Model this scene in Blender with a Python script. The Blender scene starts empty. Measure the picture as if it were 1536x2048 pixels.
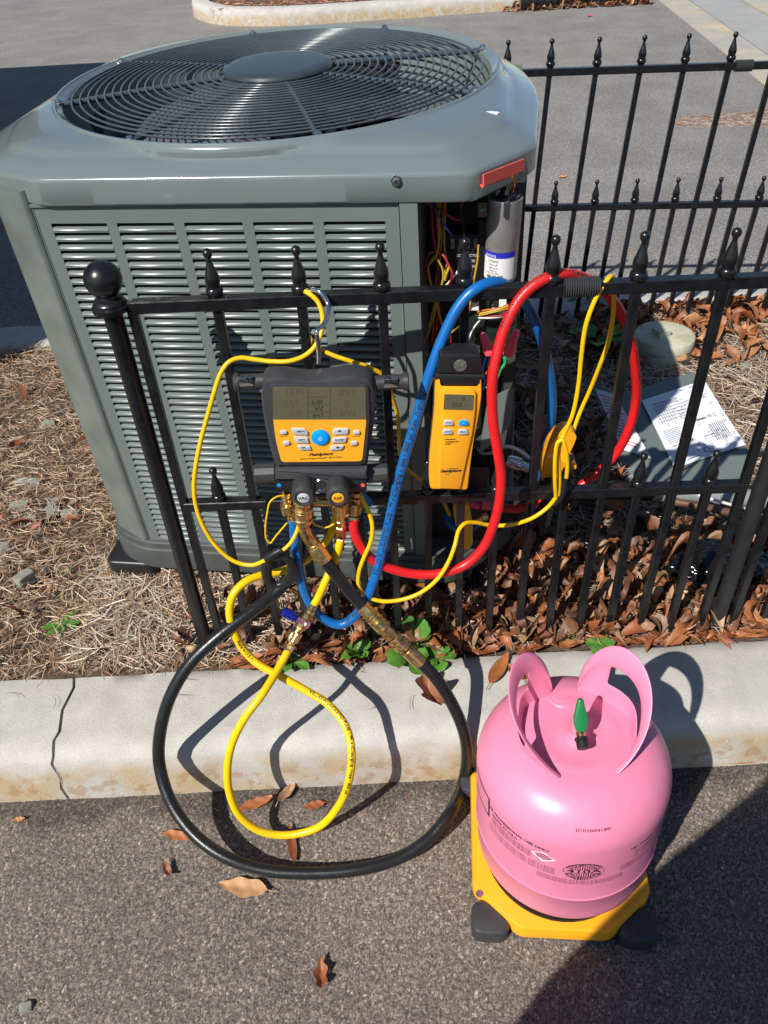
import bpy, bmesh, math, random
import numpy as np
from mathutils import Vector, Matrix
PI = math.pi
rnd = random.Random(7)
NR = np.random.RandomState(11)
SC = bpy.context.scene
COL = SC.collection

# ---------------------------------------------------------------- camera
FPX, PITCH, ROLL, ZC = 1581.7, 0.6956, -0.0564, 1.1847
_F = np.array([0, math.cos(PITCH), -math.sin(PITCH)])
_U = np.array([0, math.sin(PITCH), math.cos(PITCH)])
_R = np.array([1.0, 0, 0])
CR = math.cos(ROLL) * _R + math.sin(ROLL) * _U
CU = -math.sin(ROLL) * _R + math.cos(ROLL) * _U
CP = np.array([0, 0, ZC])
cam_data = bpy.data.cameras.new('camera')
cam = bpy.data.objects.new('camera', cam_data)
COL.objects.link(cam)
cam.matrix_world = Matrix(((CR[0], CU[0], -_F[0], 0), (CR[1], CU[1], -_F[1], 0), (CR[2], CU[2], -_F[2], ZC), (0, 0, 0, 1)))
cam_data.sensor_fit = 'VERTICAL'
cam_data.sensor_height = 24
cam_data.lens = 24 * FPX / 2048
cam_data.clip_start = 0.01
cam_data.clip_end = 300
SC.camera = cam

# ---------------------------------------------------------------- world and sun
SUN_AZ, SUN_EL = 42.5, 44.0      # direction in which the light travels (from +Y towards +X), elevation
w = bpy.data.worlds.new('World'); SC.world = w; w.use_nodes = True
nt = w.node_tree
bg = nt.nodes['Background']
sky = nt.nodes.new('ShaderNodeTexSky'); sky.sky_type = 'NISHITA'; sky.sun_disc = False
sky.dust_density = .25; sky.ozone_density = 3.0; sky.sun_elevation = math.radians(SUN_EL); sky.sun_rotation = math.radians(SUN_AZ + 180)
nt.links.new(sky.outputs[0], bg.inputs[0]); bg.inputs[1].default_value = 0.066
sd = bpy.data.lights.new('sun', 'SUN'); sd.energy = 4.6; sd.angle = math.radians(0.53); sd.color = (1, 0.955, 0.89)
sun = bpy.data.objects.new('sun', sd); COL.objects.link(sun)
a_, e_ = math.radians(SUN_AZ), math.radians(SUN_EL)
sdir = Vector((math.sin(a_) * math.cos(e_), math.cos(a_) * math.cos(e_), -math.sin(e_)))
sun.rotation_euler = sdir.to_track_quat('-Z', 'Y').to_euler()
SC.view_settings.view_transform = 'Standard'; SC.view_settings.look = 'None'
SC.view_settings.exposure = 0.45; SC.view_settings.gamma = 1
SC.view_settings.use_curve_mapping = False
SC.cycles.max_bounces = 6; SC.cycles.diffuse_bounces = 3; SC.cycles.glossy_bounces = 3
SC.cycles.use_denoising = True

# ---------------------------------------------------------------- pixel -> point helpers (photo pixels 1536 x 2048)
def ray(u, v): return _F + CR * (u - 768) / FPX + CU * (1024 - v) / FPX
def at(u, v, y):
    d = ray(u, v); return CP + d * (y / d[1])
def atz(u, v, z):
    d = ray(u, v); return CP + d * ((z - ZC) / d[2])

# ---------------------------------------------------------------- materials
def mat(name, col, rough=0.5, metal=0.0, var=0.0, vscale=20, bump=0.0, bscale=80, bdist=0.002, spec=0.5, coat=0.0,
        tint=False, col2=None, mixscale=8, trans=0.0, aniso=0, rvar=0.0):
    m = bpy.data.materials.new(name); m.use_nodes = True
    t = m.node_tree; N = t.nodes; L = t.links; b = N['Principled BSDF']
    b.inputs['Roughness'].default_value = rough; b.inputs['Metallic'].default_value = metal
    b.inputs['Specular IOR Level'].default_value = spec
    if coat: b.inputs['Coat Weight'].default_value = coat; b.inputs['Coat Roughness'].default_value = 0.08
    if trans: b.inputs['Transmission Weight'].default_value = trans
    tc = N.new('ShaderNodeTexCoord')
    src = None
    rgb = N.new('ShaderNodeRGB'); rgb.outputs[0].default_value = (*col, 1); src = rgb.outputs[0]
    if col2:
        n = N.new('ShaderNodeTexNoise'); n.inputs['Scale'].default_value = mixscale; n.inputs['Detail'].default_value = 6; n.inputs['Roughness'].default_value = .65
        L.new(tc.outputs['Object'], n.inputs['Vector'])
        r = N.new('ShaderNodeValToRGB'); r.color_ramp.elements[0].position = .42; r.color_ramp.elements[1].position = .62
        L.new(n.outputs['Fac'], r.inputs[0])
        mx = N.new('ShaderNodeMixRGB'); L.new(r.outputs[0], mx.inputs[0]); L.new(src, mx.inputs[1]); mx.inputs[2].default_value = (*col2, 1); src = mx.outputs[0]
    if var:
        n = N.new('ShaderNodeTexNoise'); n.inputs['Scale'].default_value = vscale; n.inputs['Detail'].default_value = 5
        L.new(tc.outputs['Object'], n.inputs['Vector'])
        mr = N.new('ShaderNodeMapRange'); mr.inputs['From Min'].default_value = .25; mr.inputs['From Max'].default_value = .75
        mr.inputs['To Min'].default_value = 1 - var; mr.inputs['To Max'].default_value = 1 + var
        L.new(n.outputs['Fac'], mr.inputs[0])
        vm = N.new('ShaderNodeVectorMath'); vm.operation = 'SCALE'; L.new(src, vm.inputs[0]); L.new(mr.outputs[0], vm.inputs['Scale']); src = vm.outputs[0]
        if rvar:
            mr2 = N.new('ShaderNodeMapRange'); mr2.inputs['From Min'].default_value = .3; mr2.inputs['From Max'].default_value = .7
            mr2.inputs['To Min'].default_value = max(0.03, rough - rvar); mr2.inputs['To Max'].default_value = rough + rvar
            L.new(n.outputs['Fac'], mr2.inputs[0]); L.new(mr2.outputs[0], b.inputs['Roughness'])
    if tint:
        at_ = N.new('ShaderNodeAttribute'); at_.attribute_name = 'tint'
        mx = N.new('ShaderNodeMixRGB'); mx.blend_type = 'MULTIPLY'; mx.inputs[0].default_value = 1
        L.new(src, mx.inputs[1]); L.new(at_.outputs['Color'], mx.inputs[2]); src = mx.outputs[0]
    L.new(src, b.inputs['Base Color'])
    if bump:
        n = N.new('ShaderNodeTexNoise'); n.inputs['Scale'].default_value = bscale; n.inputs['Detail'].default_value = 4
        L.new(tc.outputs['Object'], n.inputs['Vector'])
        bp = N.new('ShaderNodeBump'); bp.inputs['Strength'].default_value = bump; bp.inputs['Distance'].default_value = bdist
        L.new(n.outputs['Fac'], bp.inputs['Height']); L.new(bp.outputs[0], b.inputs['Normal'])
    return m

M = {}
M['fence'] = mat('black_fence_paint', (.008, .0085, .01), .28, var=.3, vscale=60, bump=.15, bscale=200, bdist=.0006, rvar=.08)
M['fence_dull'] = mat('black_post_paint', (.014, .015, .016), .5, var=.4, vscale=50, bump=.15, bscale=160, bdist=.0006)
M['ac'] = mat('grey_green_paint', (.132, .158, .150), .34, var=.06, vscale=5, bump=.04, bscale=14, bdist=.002, rvar=.06)
M['ac_side'] = mat('dusty_grey_green_paint', (.135, .155, .138), .45, var=.22, vscale=12, rvar=.1)
M['ac_lid'] = mat('glossy_lid_paint', (.142, .172, .168), .17, var=.06, vscale=6, bump=.10, bscale=4, bdist=.01, rvar=.05, coat=1.0)
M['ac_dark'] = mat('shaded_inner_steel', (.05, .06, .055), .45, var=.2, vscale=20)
M['base'] = mat('base_pan_plastic', (.055, .062, .058), .6, var=.2, vscale=30, bump=.2, bscale=300, bdist=.0005)
M['black'] = mat('black_plastic', (.012, .012, .013), .4, var=.2, vscale=40, bump=.1, bscale=400, bdist=.0003)
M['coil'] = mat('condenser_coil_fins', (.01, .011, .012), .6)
M['guard'] = mat('fan_guard_wire_coating', (.05, .064, .074), .2, var=.15, vscale=30)  # coating colour lightened to blue-grey, sky reflection put into the base
M['cap'] = mat('hub_cap_plastic', (.035, .047, .058), .32, var=.1, vscale=30)
M['steel'] = mat('zinc_steel', (.55, .55, .56), .25, 1.0, var=.15, vscale=90)
M['chrome'] = mat('chrome', (.7, .7, .72), .08, 1.0)
M['alu'] = mat('brushed_aluminium', (.36, .345, .33), .38, .55, var=.25, vscale=40)
M['blade'] = mat('fan_blade_metal', (.22, .23, .24), .35, .6, var=.15, vscale=12)
M['brass'] = mat('brass', (.74, .52, .22), .30, 1.0, var=.28, vscale=120, rvar=.12, bump=.06, bscale=300, bdist=.0004)
M['housing'] = mat('charcoal_rubber', (.035, .036, .039), .42, var=.15, vscale=60, bump=.12, bscale=900, bdist=.0002)
M['orange'] = mat('amber_panel', (.88, .38, .018), .42, var=.03, vscale=30)
M['orange2'] = mat('amber_plastic', (.84, .36, .012), .38, var=.05, vscale=40, bump=.05, bscale=600, bdist=.0002)
M['lcd'] = mat('lcd_glass', (.105, .10, .062), .13, var=.06, vscale=20)
M['lcdink'] = mat('lcd_digits', (.022, .024, .018), .3)
M['lcdfaint'] = mat('lcd_faint_digits', (.085, .082, .052), .3)
M['lcdink2'] = mat('lcd_digits_remote', (.02, .022, .018), .3)
M['button'] = mat('grey_button', (.46, .47, .50), .4, var=.05)
M['bluebtn'] = mat('blue_button', (.0, .30, .80), .35)
M['ink'] = mat('black_print', (.02, .015, .012), .5)
M['blue'] = mat('blue_rubber_hose', (.004, .115, .37), .33, var=.08, vscale=60, bump=.08, bscale=500, bdist=.0003)
M['red'] = mat('red_rubber_hose', (.60, .012, .014), .35, var=.08, vscale=60, bump=.08, bscale=500, bdist=.0003)
M['yellow'] = mat('yellow_rubber_hose', (.78, .50, .003), .36, var=.06, vscale=60, bump=.08, bscale=500, bdist=.0003)
M['cable'] = mat('yellow_cable', (.80, .46, .002), .38, var=.06, vscale=80)
M['blackhose'] = mat('black_rubber_hose', (.011, .012, .013), .30, var=.2, vscale=60, bump=.45, bscale=420, bdist=.0008)
M['bluehandle'] = mat('blue_handle_vinyl', (.006, .012, .20), .3)
M['pink'] = mat('pink_enamel', (.71, .215, .34), .36, var=.06, vscale=7, bump=.06, bscale=260, bdist=.0004, rvar=.03)
M['green'] = mat('green_valve_plastic', (.012, .17, .05), .3)
M['white'] = mat('white_paper', (.72, .73, .78), .7, var=.04, vscale=20)
M['whitep'] = mat('white_sticker', (.75, .75, .76), .5)
M['redp'] = mat('red_print', (.6, .12, .12), .6)
M['bluep'] = mat('blue_print', (.02, .02, .42), .5)
M['greyp'] = mat('grey_print', (.16, .17, .2), .6)
M['pcb'] = mat('circuit_board', (.008, .022, .015), .45, var=.6, vscale=160)
M['wred'] = mat('red_wire', (.30, .012, .012), .4)
M['wyel'] = mat('yellow_wire', (.50, .32, .03), .4)
M['worg'] = mat('orange_wire', (.5, .12, .01), .4)
M['wblu'] = mat('navy_wire', (.01, .02, .16), .35)
M['wwht'] = mat('white_wire', (.6, .6, .6), .4)
M['wblk'] = mat('black_wire', (.01, .01, .01), .4)
M['wgrn'] = mat('green_wire', (.02, .35, .12), .4)
M['redtape'] = mat('red_channel_plastic', (.88, .11, .08), .35)
M['nut'] = mat('red_connector_plastic', (.92, .09, .13), .4)
M['concrete'] = mat('kerb_concrete', (.435, .42, .385), .88, var=.13, vscale=22, bump=.6, bscale=330, bdist=.0016)
M['cap_beige'] = mat('weathered_pvc', (.52, .50, .40), .6, var=.15, vscale=30, col2=(.36, .36, .22), mixscale=14)
M['soil'] = mat('brown_soil', (.085, .055, .035), .95, var=.4, vscale=30, bump=.8, bscale=60, bdist=.01)
M['needle'] = mat('pine_needles', (.38, .29, .215), .6, tint=True)
M['leaf'] = mat('dry_leaves', (.24, .115, .055), .55, tint=True, var=.25, vscale=60, bump=.3, bscale=120, bdist=.001)
M['leafgreen'] = mat('weed_leaves', (.07, .19, .025), .45, var=.25, vscale=80, bump=.2, bscale=150, bdist=.001)
M['stone'] = mat('grey_stone', (.30, .30, .27), .85, var=.3, vscale=40, bump=.6, bscale=60, bdist=.004, col2=(.36, .33, .24), mixscale=30)
M['copper'] = mat('dull_copper_pipe', (.14, .075, .05), .5, .3, var=.3, vscale=30)
M['foam'] = mat('black_pipe_insulation', (.012, .012, .012), .7, var=.3, vscale=40, bump=.4, bscale=120, bdist=.002)
M['foil'] = mat('grey_mesh_wrap', (.22, .235, .24), .6, var=.15, vscale=200, bump=.5, bscale=500, bdist=.0008)
M['bag'] = mat('black_bin_liner', (.006, .006, .007), .14, bump=.0)
M['stucco'] = mat('shade_building_stucco', (.36, .33, .28), .9, var=.1, bump=.3, bscale=60, bdist=.004)
M['cloth'] = mat('dark_work_cloth', (.02, .022, .03), .9, var=.2, vscale=30)
M['skin'] = mat('skin', (.42, .24, .17), .5)
M['gutter'] = mat('gutter_concrete', (.33, .32, .29), .9, var=.12, vscale=5, bump=.3, bscale=120, bdist=.002, col2=(.42, .36, .25), mixscale=1.6)

def asphalt_material(name, base, scale, tint):
    m = bpy.data.materials.new(name); m.use_nodes = True
    t = m.node_tree; N = t.nodes; L = t.links; b = N['Principled BSDF']; b.inputs['Roughness'].default_value = .8; b.inputs['Specular IOR Level'].default_value = .35
    tc = N.new('ShaderNodeTexCoord')
    vo = N.new('ShaderNodeTexVoronoi'); vo.inputs['Scale'].default_value = scale; L.new(tc.outputs['Object'], vo.inputs['Vector'])
    bw = N.new('ShaderNodeRGBToBW'); L.new(vo.outputs['Color'], bw.inputs[0])
    rp = N.new('ShaderNodeValToRGB'); e = rp.color_ramp.elements
    e[0].position = .15; e[0].color = (base[0] * .55, base[1] * .55, base[2] * .55, 1)
    e[1].position = .80; e[1].color = (base[0] * 1.45, base[1] * 1.4, base[2] * 1.32, 1)
    x = rp.color_ramp.elements.new(.5); x.color = (*base, 1)
    x = rp.color_ramp.elements.new(.90); x.color = (base[0] * 2.2, base[1] * 2.15, base[2] * 2.0, 1)
    L.new(bw.outputs[0], rp.inputs[0])
    n = N.new('ShaderNodeTexNoise'); n.inputs['Scale'].default_value = 3.0; n.inputs['Detail'].default_value = 5; L.new(tc.outputs['Object'], n.inputs['Vector'])
    mr = N.new('ShaderNodeMapRange'); mr.inputs['From Min'].default_value = .3; mr.inputs['From Max'].default_value = .7; mr.inputs['To Min'].default_value = .86; mr.inputs['To Max'].default_value = 1.14
    L.new(n.outputs['Fac'], mr.inputs[0])
    vm = N.new('ShaderNodeVectorMath'); vm.operation = 'SCALE'; L.new(rp.outputs[0], vm.inputs[0]); L.new(mr.outputs[0], vm.inputs['Scale'])
    src = vm.outputs[0]
    if tint:
        a = N.new('ShaderNodeAttribute'); a.attribute_name = 'tint'
        mx = N.new('ShaderNodeMixRGB'); mx.blend_type = 'MULTIPLY'; mx.inputs[0].default_value = 1; L.new(src, mx.inputs[1]); L.new(a.outputs['Color'], mx.inputs[2]); src = mx.outputs[0]
    L.new(src, b.inputs['Base Color'])
    n2 = N.new('ShaderNodeTexNoise'); n2.inputs['Scale'].default_value = scale * 2.2; n2.inputs['Detail'].default_value = 3; L.new(tc.outputs['Object'], n2.inputs['Vector'])
    ad = N.new('ShaderNodeMath'); ad.operation = 'SUBTRACT'; L.new(n2.outputs['Fac'], ad.inputs[0]); L.new(vo.outputs['Distance'], ad.inputs[1])
    bp = N.new('ShaderNodeBump'); bp.inputs['Strength'].default_value = .55; bp.inputs['Distance'].default_value = .5 / scale
    L.new(ad.outputs[0], bp.inputs['Height']); L.new(bp.outputs[0], b.inputs['Normal'])
    return m
M['asphalt'] = asphalt_material('coarse_asphalt', (.19, .164, .143), 420, True)
M['asphalt2'] = asphalt_material('smooth_asphalt', (.195, .185, .175), 260, False)

# ---------------------------------------------------------------- mesh builder
class MB:
    def __init__(s): s.v = []; s.f = []
    def add(s, vs, fs):
        n = len(s.v); s.v += [tuple(map(float, p)) for p in vs]; s.f += [tuple(i + n for i in f) for f in fs]; return s
    def box(s, lo, hi, xf=None):
        x0, y0, z0 = lo; x1, y1, z1 = hi
        vs = [(x0, y0, z0), (x1, y0, z0), (x1, y1, z0), (x0, y1, z0), (x0, y0, z1), (x1, y0, z1), (x1, y1, z1), (x0, y1, z1)]
        if xf: vs = [xf(*p) for p in vs]
        return s.add(vs, [(0, 3, 2, 1), (4, 5, 6, 7), (0, 1, 5, 4), (1, 2, 6, 5), (2, 3, 7, 6), (3, 0, 4, 7)])
    def quad(s, a, b, c, d): return s.add([a, b, c, d], [(0, 1, 2, 3)])
    def prism(s, poly, z0, z1, xf=None, bev=0):
        """poly in (x,y); extruded z0..z1, optional chamfer of the z1 rim (inset bev, over height bev)"""
        n = len(poly); vs = [(x, y, z0) for x, y in poly]
        if bev:
            ins = inset(poly, bev * .35); ins2 = inset(poly, bev)
            vs += [(x, y, z1 - math.copysign(bev, z1 - z0)) for x, y in poly] + [(x, y, z1 - math.copysign(bev * .3, z1 - z0)) for x, y in ins] + [(x, y, z1) for x, y in ins2]
            k = 4
        else:
            vs += [(x, y, z1) for x, y in poly]; k = 2
        if xf: vs = [xf(*p) for p in vs]
        fs = [tuple(range(n))[::-1], tuple(range((k - 1) * n, k * n))]
        for r in range(k - 1):
            for i in range(n):
                j = (i + 1) % n; fs.append((r * n + i, r * n + j, (r + 1) * n + j, (r + 1) * n + i))
        return s.add(vs, fs)
    def lathe(s, prof, a, b, n=20, cap=True):
        """prof: list of (t along a->b in metres, radius)"""
        a = Vector(a); b = Vector(b); d = (b - a).normalized(); u = d.orthogonal().normalized(); v = d.cross(u)
        vs = []; fs = []
        for t, r in prof:
            for i in range(n):
                q = 2 * PI * i / n; vs.append(a + d * t + (u * math.cos(q) + v * math.sin(q)) * r)
        for k in range(len(prof) - 1):
            for i in range(n):
                j = (i + 1) % n; fs.append((k * n + i, k * n + j, (k + 1) * n + j, (k + 1) * n + i))
        if cap: fs += [tuple(range(n))[::-1], tuple(range((len(prof) - 1) * n, len(prof) * n))]
        return s.add(vs, fs)
    def cyl(s, a, b, r, r2=None, n=16):
        L = (Vector(b) - Vector(a)).length; return s.lathe([(0, r), (L, r if r2 is None else r2)], a, b, n)
    def tube(s, pts, r, n=12, cap=True):
        P = [Vector(p) for p in pts]; m = len(P)
        T = [(P[min(i + 1, m - 1)] - P[max(i - 1, 0)]).normalized() for i in range(m)]
        u = T[0].orthogonal().normalized(); vs = []; fs = []
        rr = r if hasattr(r, '__len__') else [r] * m
        for i in range(m):
            u = (u - T[i] * u.dot(T[i])).normalized(); v = T[i].cross(u)
            for k in range(n):
                q = 2 * PI * k / n; vs.append(P[i] + (u * math.cos(q) + v * math.sin(q)) * rr[i])
        for i in range(m - 1):
            for k in range(n):
                j = (k + 1) % n; fs.append((i * n + k, i * n + j, (i + 1) * n + j, (i + 1) * n + k))
        if cap: fs += [tuple(range(n))[::-1], tuple(range((m - 1) * n, m * n))]
        return s.add(vs, fs)
    def ball(s, c, r, n=24, sz=1.0):
        c = Vector(c); vs = []; fs = []; m = n // 2
        for i in range(m + 1):
            th = PI * i / m
            for k in range(n):
                q = 2 * PI * k / n; vs.append((c.x + r * math.sin(th) * math.cos(q), c.y + r * math.sin(th) * math.sin(q), c.z + sz * r * math.cos(th)))
        for i in range(m):
            for k in range(n):
                j = (k + 1) % n; fs.append((i * n + k, (i + 1) * n + k, (i + 1) * n + j, i * n + j))
        return s.add(vs, fs)
    def build(s, name, m, parent=None, smooth=40, loc=None):
        me = bpy.data.meshes.new(name); me.from_pydata(s.v, [], s.f); me.update()
        bm = bmesh.new(); bm.from_mesh(me); bmesh.ops.remove_doubles(bm, verts=bm.verts, dist=1e-6)
        bmesh.ops.recalc_face_normals(bm, faces=bm.faces); bm.to_mesh(me); bm.free()
        if smooth:
            me.polygons.foreach_set('use_smooth', [True] * len(me.polygons)); me.set_sharp_from_angle(angle=math.radians(smooth))
        me.materials.append(m if not isinstance(m, str) else M[m])
        o = bpy.data.objects.new(name, me); COL.objects.link(o)
        if parent: o.parent = parent
        if loc is not None: o.location = loc
        return o

def inset(poly, d):
    n = len(poly); A = sum(poly[i][0] * poly[(i + 1) % n][1] - poly[(i + 1) % n][0] * poly[i][1] for i in range(n)); sg = 1 if A > 0 else -1
    out = []
    for i in range(n):
        p0, p1, p2 = poly[i - 1], poly[i], poly[(i + 1) % n]
        e1 = Vector((p1[0] - p0[0], p1[1] - p0[1])); e2 = Vector((p2[0] - p1[0], p2[1] - p1[1]))
        if e1.length < 1e-9 or e2.length < 1e-9: out.append(p1); continue
        e1.normalize(); e2.normalize()
        n1 = Vector((-e1.y, e1.x)) * sg; n2 = Vector((-e2.y, e2.x)) * sg; b = n1 + n2
        if b.length < 1e-6: b = n1
        b.normalize(); c = max(.5, b.dot(n1)); out.append((p1[0] + b.x * d / c, p1[1] + b.y * d / c))
    return out

def rpoly(poly, r, n=5):
    """round the corners; r a number or a list"""
    out = []; m = len(poly)
    for i in range(m):
        rr = r[i] if hasattr(r, '__len__') else r
        p0, p1, p2 = Vector(poly[i - 1]), Vector(poly[i]), Vector(poly[(i + 1) % m])
        if rr <= 0: out.append(tuple(p1)); continue
        d1 = (p0 - p1); d2 = (p2 - p1); k = min(rr, d1.length * .48, d2.length * .48)
        a = p1 + d1.normalized() * k; b = p1 + d2.normalized() * k
        for j in range(n + 1):
            t = j / n; out.append(tuple(a * (1 - t) ** 2 + p1 * 2 * t * (1 - t) + b * t * t))
    return out

def spline(pts, n=10):
    P = [np.array(p, float) for p in pts]; P = [2 * P[0] - P[1]] + P + [2 * P[-1] - P[-2]]; out = []
    for i in range(1, len(P) - 2):
        p0, p1, p2, p3 = P[i - 1:i + 3]
        d0, d1, d2 = [max(np.linalg.norm(b - a), 1e-6) ** .5 for a, b in ((p0, p1), (p1, p2), (p2, p3))]
        t0, t1 = 0, d0; t2 = t1 + d1; t3 = t2 + d2
        for j in range(n):
            t = t1 + (t2 - t1) * j / n
            A1 = (t1 - t) / (t1 - t0) * p0 + (t - t0) / (t1 - t0) * p1; A2 = (t2 - t) / (t2 - t1) * p1 + (t - t1) / (t2 - t1) * p2; A3 = (t3 - t) / (t3 - t2) * p2 + (t - t2) / (t3 - t2) * p3
            B1 = (t2 - t) / (t2 - t0) * A1 + (t - t0) / (t2 - t0) * A2; B2 = (t3 - t) / (t3 - t1) * A2 + (t - t1) / (t3 - t1) * A3
            out.append((t2 - t) / (t2 - t1) * B1 + (t - t1) / (t2 - t1) * B2)
    out.append(P[-2]); return out

def empty(name, loc=(0, 0, 0), label=None, cat=None, group=None, kind=None, parent=None):
    o = bpy.data.objects.new(name, None); COL.objects.link(o); o.location = loc; o.empty_display_size = .05
    return tag(o, label, cat, group, kind) if not parent else o
def tag(o, label=None, cat=None, group=None, kind=None):
    if label: o['label'] = label
    if cat: o['category'] = cat
    if group: o['group'] = group
    if kind: o['kind'] = kind
    return o
def off(e):
    """builder for children of an Empty that is not at the origin: keeps world coordinates"""
    return -Vector(e.location)
def put(mb, name, m, e, smooth=40, label=None):
    d = e.location; mb.v = [(p[0] - d.x, p[1] - d.y, p[2] - d.z) for p in mb.v]
    o = mb.build(name, m, e, smooth)
    if label: o['label'] = label
    return o

_tc = {}
def text_geo(s, size=1.0, bold=0.0, shear=0.0):
    k = (s, bold, shear)
    if k not in _tc:
        c = bpy.data.curves.new('t', 'FONT'); c.body = s; c.size = 1; c.offset = bold; c.shear = shear; c.align_x = 'CENTER'; c.align_y = 'CENTER'; c.resolution_u = 3
        o = bpy.data.objects.new('t', c); COL.objects.link(o)
        bpy.context.view_layer.update(); dg = bpy.context.evaluated_depsgraph_get()
        me = o.evaluated_get(dg).to_mesh()
        _tc[k] = ([tuple(v.co) for v in me.vertices], [tuple(p.vertices) for p in me.polygons])
        bpy.data.objects.remove(o); bpy.data.curves.remove(c)
    v, f = _tc[k]; return [(x * size, y * size, z) for x, y, z in v], f
def text_on(mb, s, size, fn, bold=0.0, shear=0.0, sx=1.0):
    v, f = text_geo(s, size, bold, shear); mb.add([fn(x * sx, y) for x, y, _ in v], f)

SEG = {'0': 'abcdef', '1': 'bc', '2': 'abged', '3': 'abgcd', '4': 'fgbc', '5': 'afgcd', '6': 'afgedc', '7': 'abc', '8': 'abcdefg', '9': 'abcdfg', '-': 'g'}
def seg_digits(mb, s, x, y, w, h, fn, slant=.08):
    t = h * .11
    for ch in s:
        if ch == '.': mb.quad(*[fn(*p) for p in ((x - t, y), (x, y), (x, y + t), (x - t, y + t))]); continue
        R = {'a': (t, h - t, w - t, h), 'g': (t, h / 2 - t / 2, w - t, h / 2 + t / 2), 'd': (t, 0, w - t, t), 'f': (0, h / 2, t, h - t * .6), 'b': (w - t, h / 2, w, h - t * .6), 'e': (0, t * .6, t, h / 2), 'c': (w - t, t * .6, w, h / 2)}
        for k in SEG.get(ch, ''):
            a, b, c, d = R[k]; mb.quad(*[fn(x + px + slant * py, y + py) for px, py in ((a, b), (c, b), (c, d), (a, d))])
        x += w * 1.32
    return x

def bulk(name, verts, faces, tints, m, kind='stuff', label=None, cat=None, smooth=False, parent=None):
    me = bpy.data.meshes.new(name); nv = len(verts); nf = len(faces); k = faces.shape[1]
    me.vertices.add(nv); me.vertices.foreach_set('co', verts.astype(np.float32).ravel())
    me.loops.add(nf * k); me.loops.foreach_set('vertex_index', faces.astype(np.int32).ravel())
    me.polygons.add(nf); me.polygons.foreach_set('loop_start', np.arange(0, nf * k, k, dtype=np.int32)); me.polygons.foreach_set('loop_total', np.full(nf, k, dtype=np.int32))
    if smooth: me.polygons.foreach_set('use_smooth', [True] * nf)
    me.update(calc_edges=True)
    if tints is not None:
        a = me.attributes.new('tint', 'FLOAT_COLOR', 'POINT'); a.data.foreach_set('color', np.c_[tints, np.ones(nv)].astype(np.float32).ravel())
    me.materials.append(M[m]); o = bpy.data.objects.new(name, me); COL.objects.link(o)
    if parent: o.parent = parent
    return tag(o, label, cat, kind=kind)

# ================================================================ THE SETTING
AZ = -0.12      # asphalt level; the planting bed is z = 0
# ---- near parking surface: real aggregate relief in front, plain sheet beyond
def near_asphalt():
    x0, x1, y0, y1, st = -1.15, 1.15, .20, .815, .0023
    X = np.arange(x0, x1, st); Y = np.arange(y0, y1, st); nx, ny = len(X), len(Y)
    gx, gy = np.meshgrid(X, Y); cell = .0046
    H = np.zeros_like(gx); T = np.ones(gx.shape + (3,)); ci = np.floor(gx / cell).astype(int); cj = np.floor(gy / cell).astype(int)
    J = NR.rand(1000, 400, 6)
    best = np.full(gx.shape, 9.)
    for a in (-1, 0, 1):
        for b in (-1, 0, 1):
            i = (ci + a) % 1000; j = (cj + b) % 400; q = J[i, j]
            px = (ci + a + .15 + .7 * q[..., 0]) * cell; py = (cj + b + .15 + .7 * q[..., 1]) * cell
            d = np.hypot((gx - px) * (1 + .5 * q[..., 5]), gy - py) / cell
            h = np.clip(1 - (d / (.36 + .42 * q[..., 2] ** 1.5)) ** 2, 0, 1) ** .5 * (.35 + .65 * q[..., 3])
            up = h > H; H = np.where(up, h, H)
            tn = .72 + .50 * q[..., 4] ** 1.5 + np.where(q[..., 4] > .975, .5, 0)
            T[up] = np.stack([tn, tn * .985, tn * .965], -1)[up]
    T[H < .05] = (.60, .58, .56)
    # darker strip along the kerb foot
    edge = np.clip((gy - (.735 + .012 * np.sin(gx * 23) + .01 * np.sin(gx * 61))) / .03, 0, 1)[..., None]
    T = T * (1 - .45 * edge)
    low = NR.rand(14, 40); 
    z = AZ + H * .0026 + .0012 * NR.rand(ny, nx) - .0015
    V = np.stack([gx, gy, z], -1).reshape(-1, 3)
    idx = np.arange(nx * ny).reshape(ny, nx)
    F = np.stack([idx[:-1, :-1], idx[:-1, 1:], idx[1:, 1:], idx[1:, :-1]], -1).reshape(-1, 4)
    o = bulk('parking_surface', V, F, T.reshape(-1, 3), 'asphalt', kind='structure', smooth=True)
    return o
near_asphalt()
b = MB(); b.box((-60, -40, AZ - .2), (60, .80, AZ - .004)); g = b.build('road', 'asphalt', smooth=0); tag(g, kind='structure')
b = MB(); b.box((-60, 2.49, AZ - .2), (60, 70, AZ)); g = b.build('parking_lot', 'asphalt2', smooth=0); tag(g, kind='structure')

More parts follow.
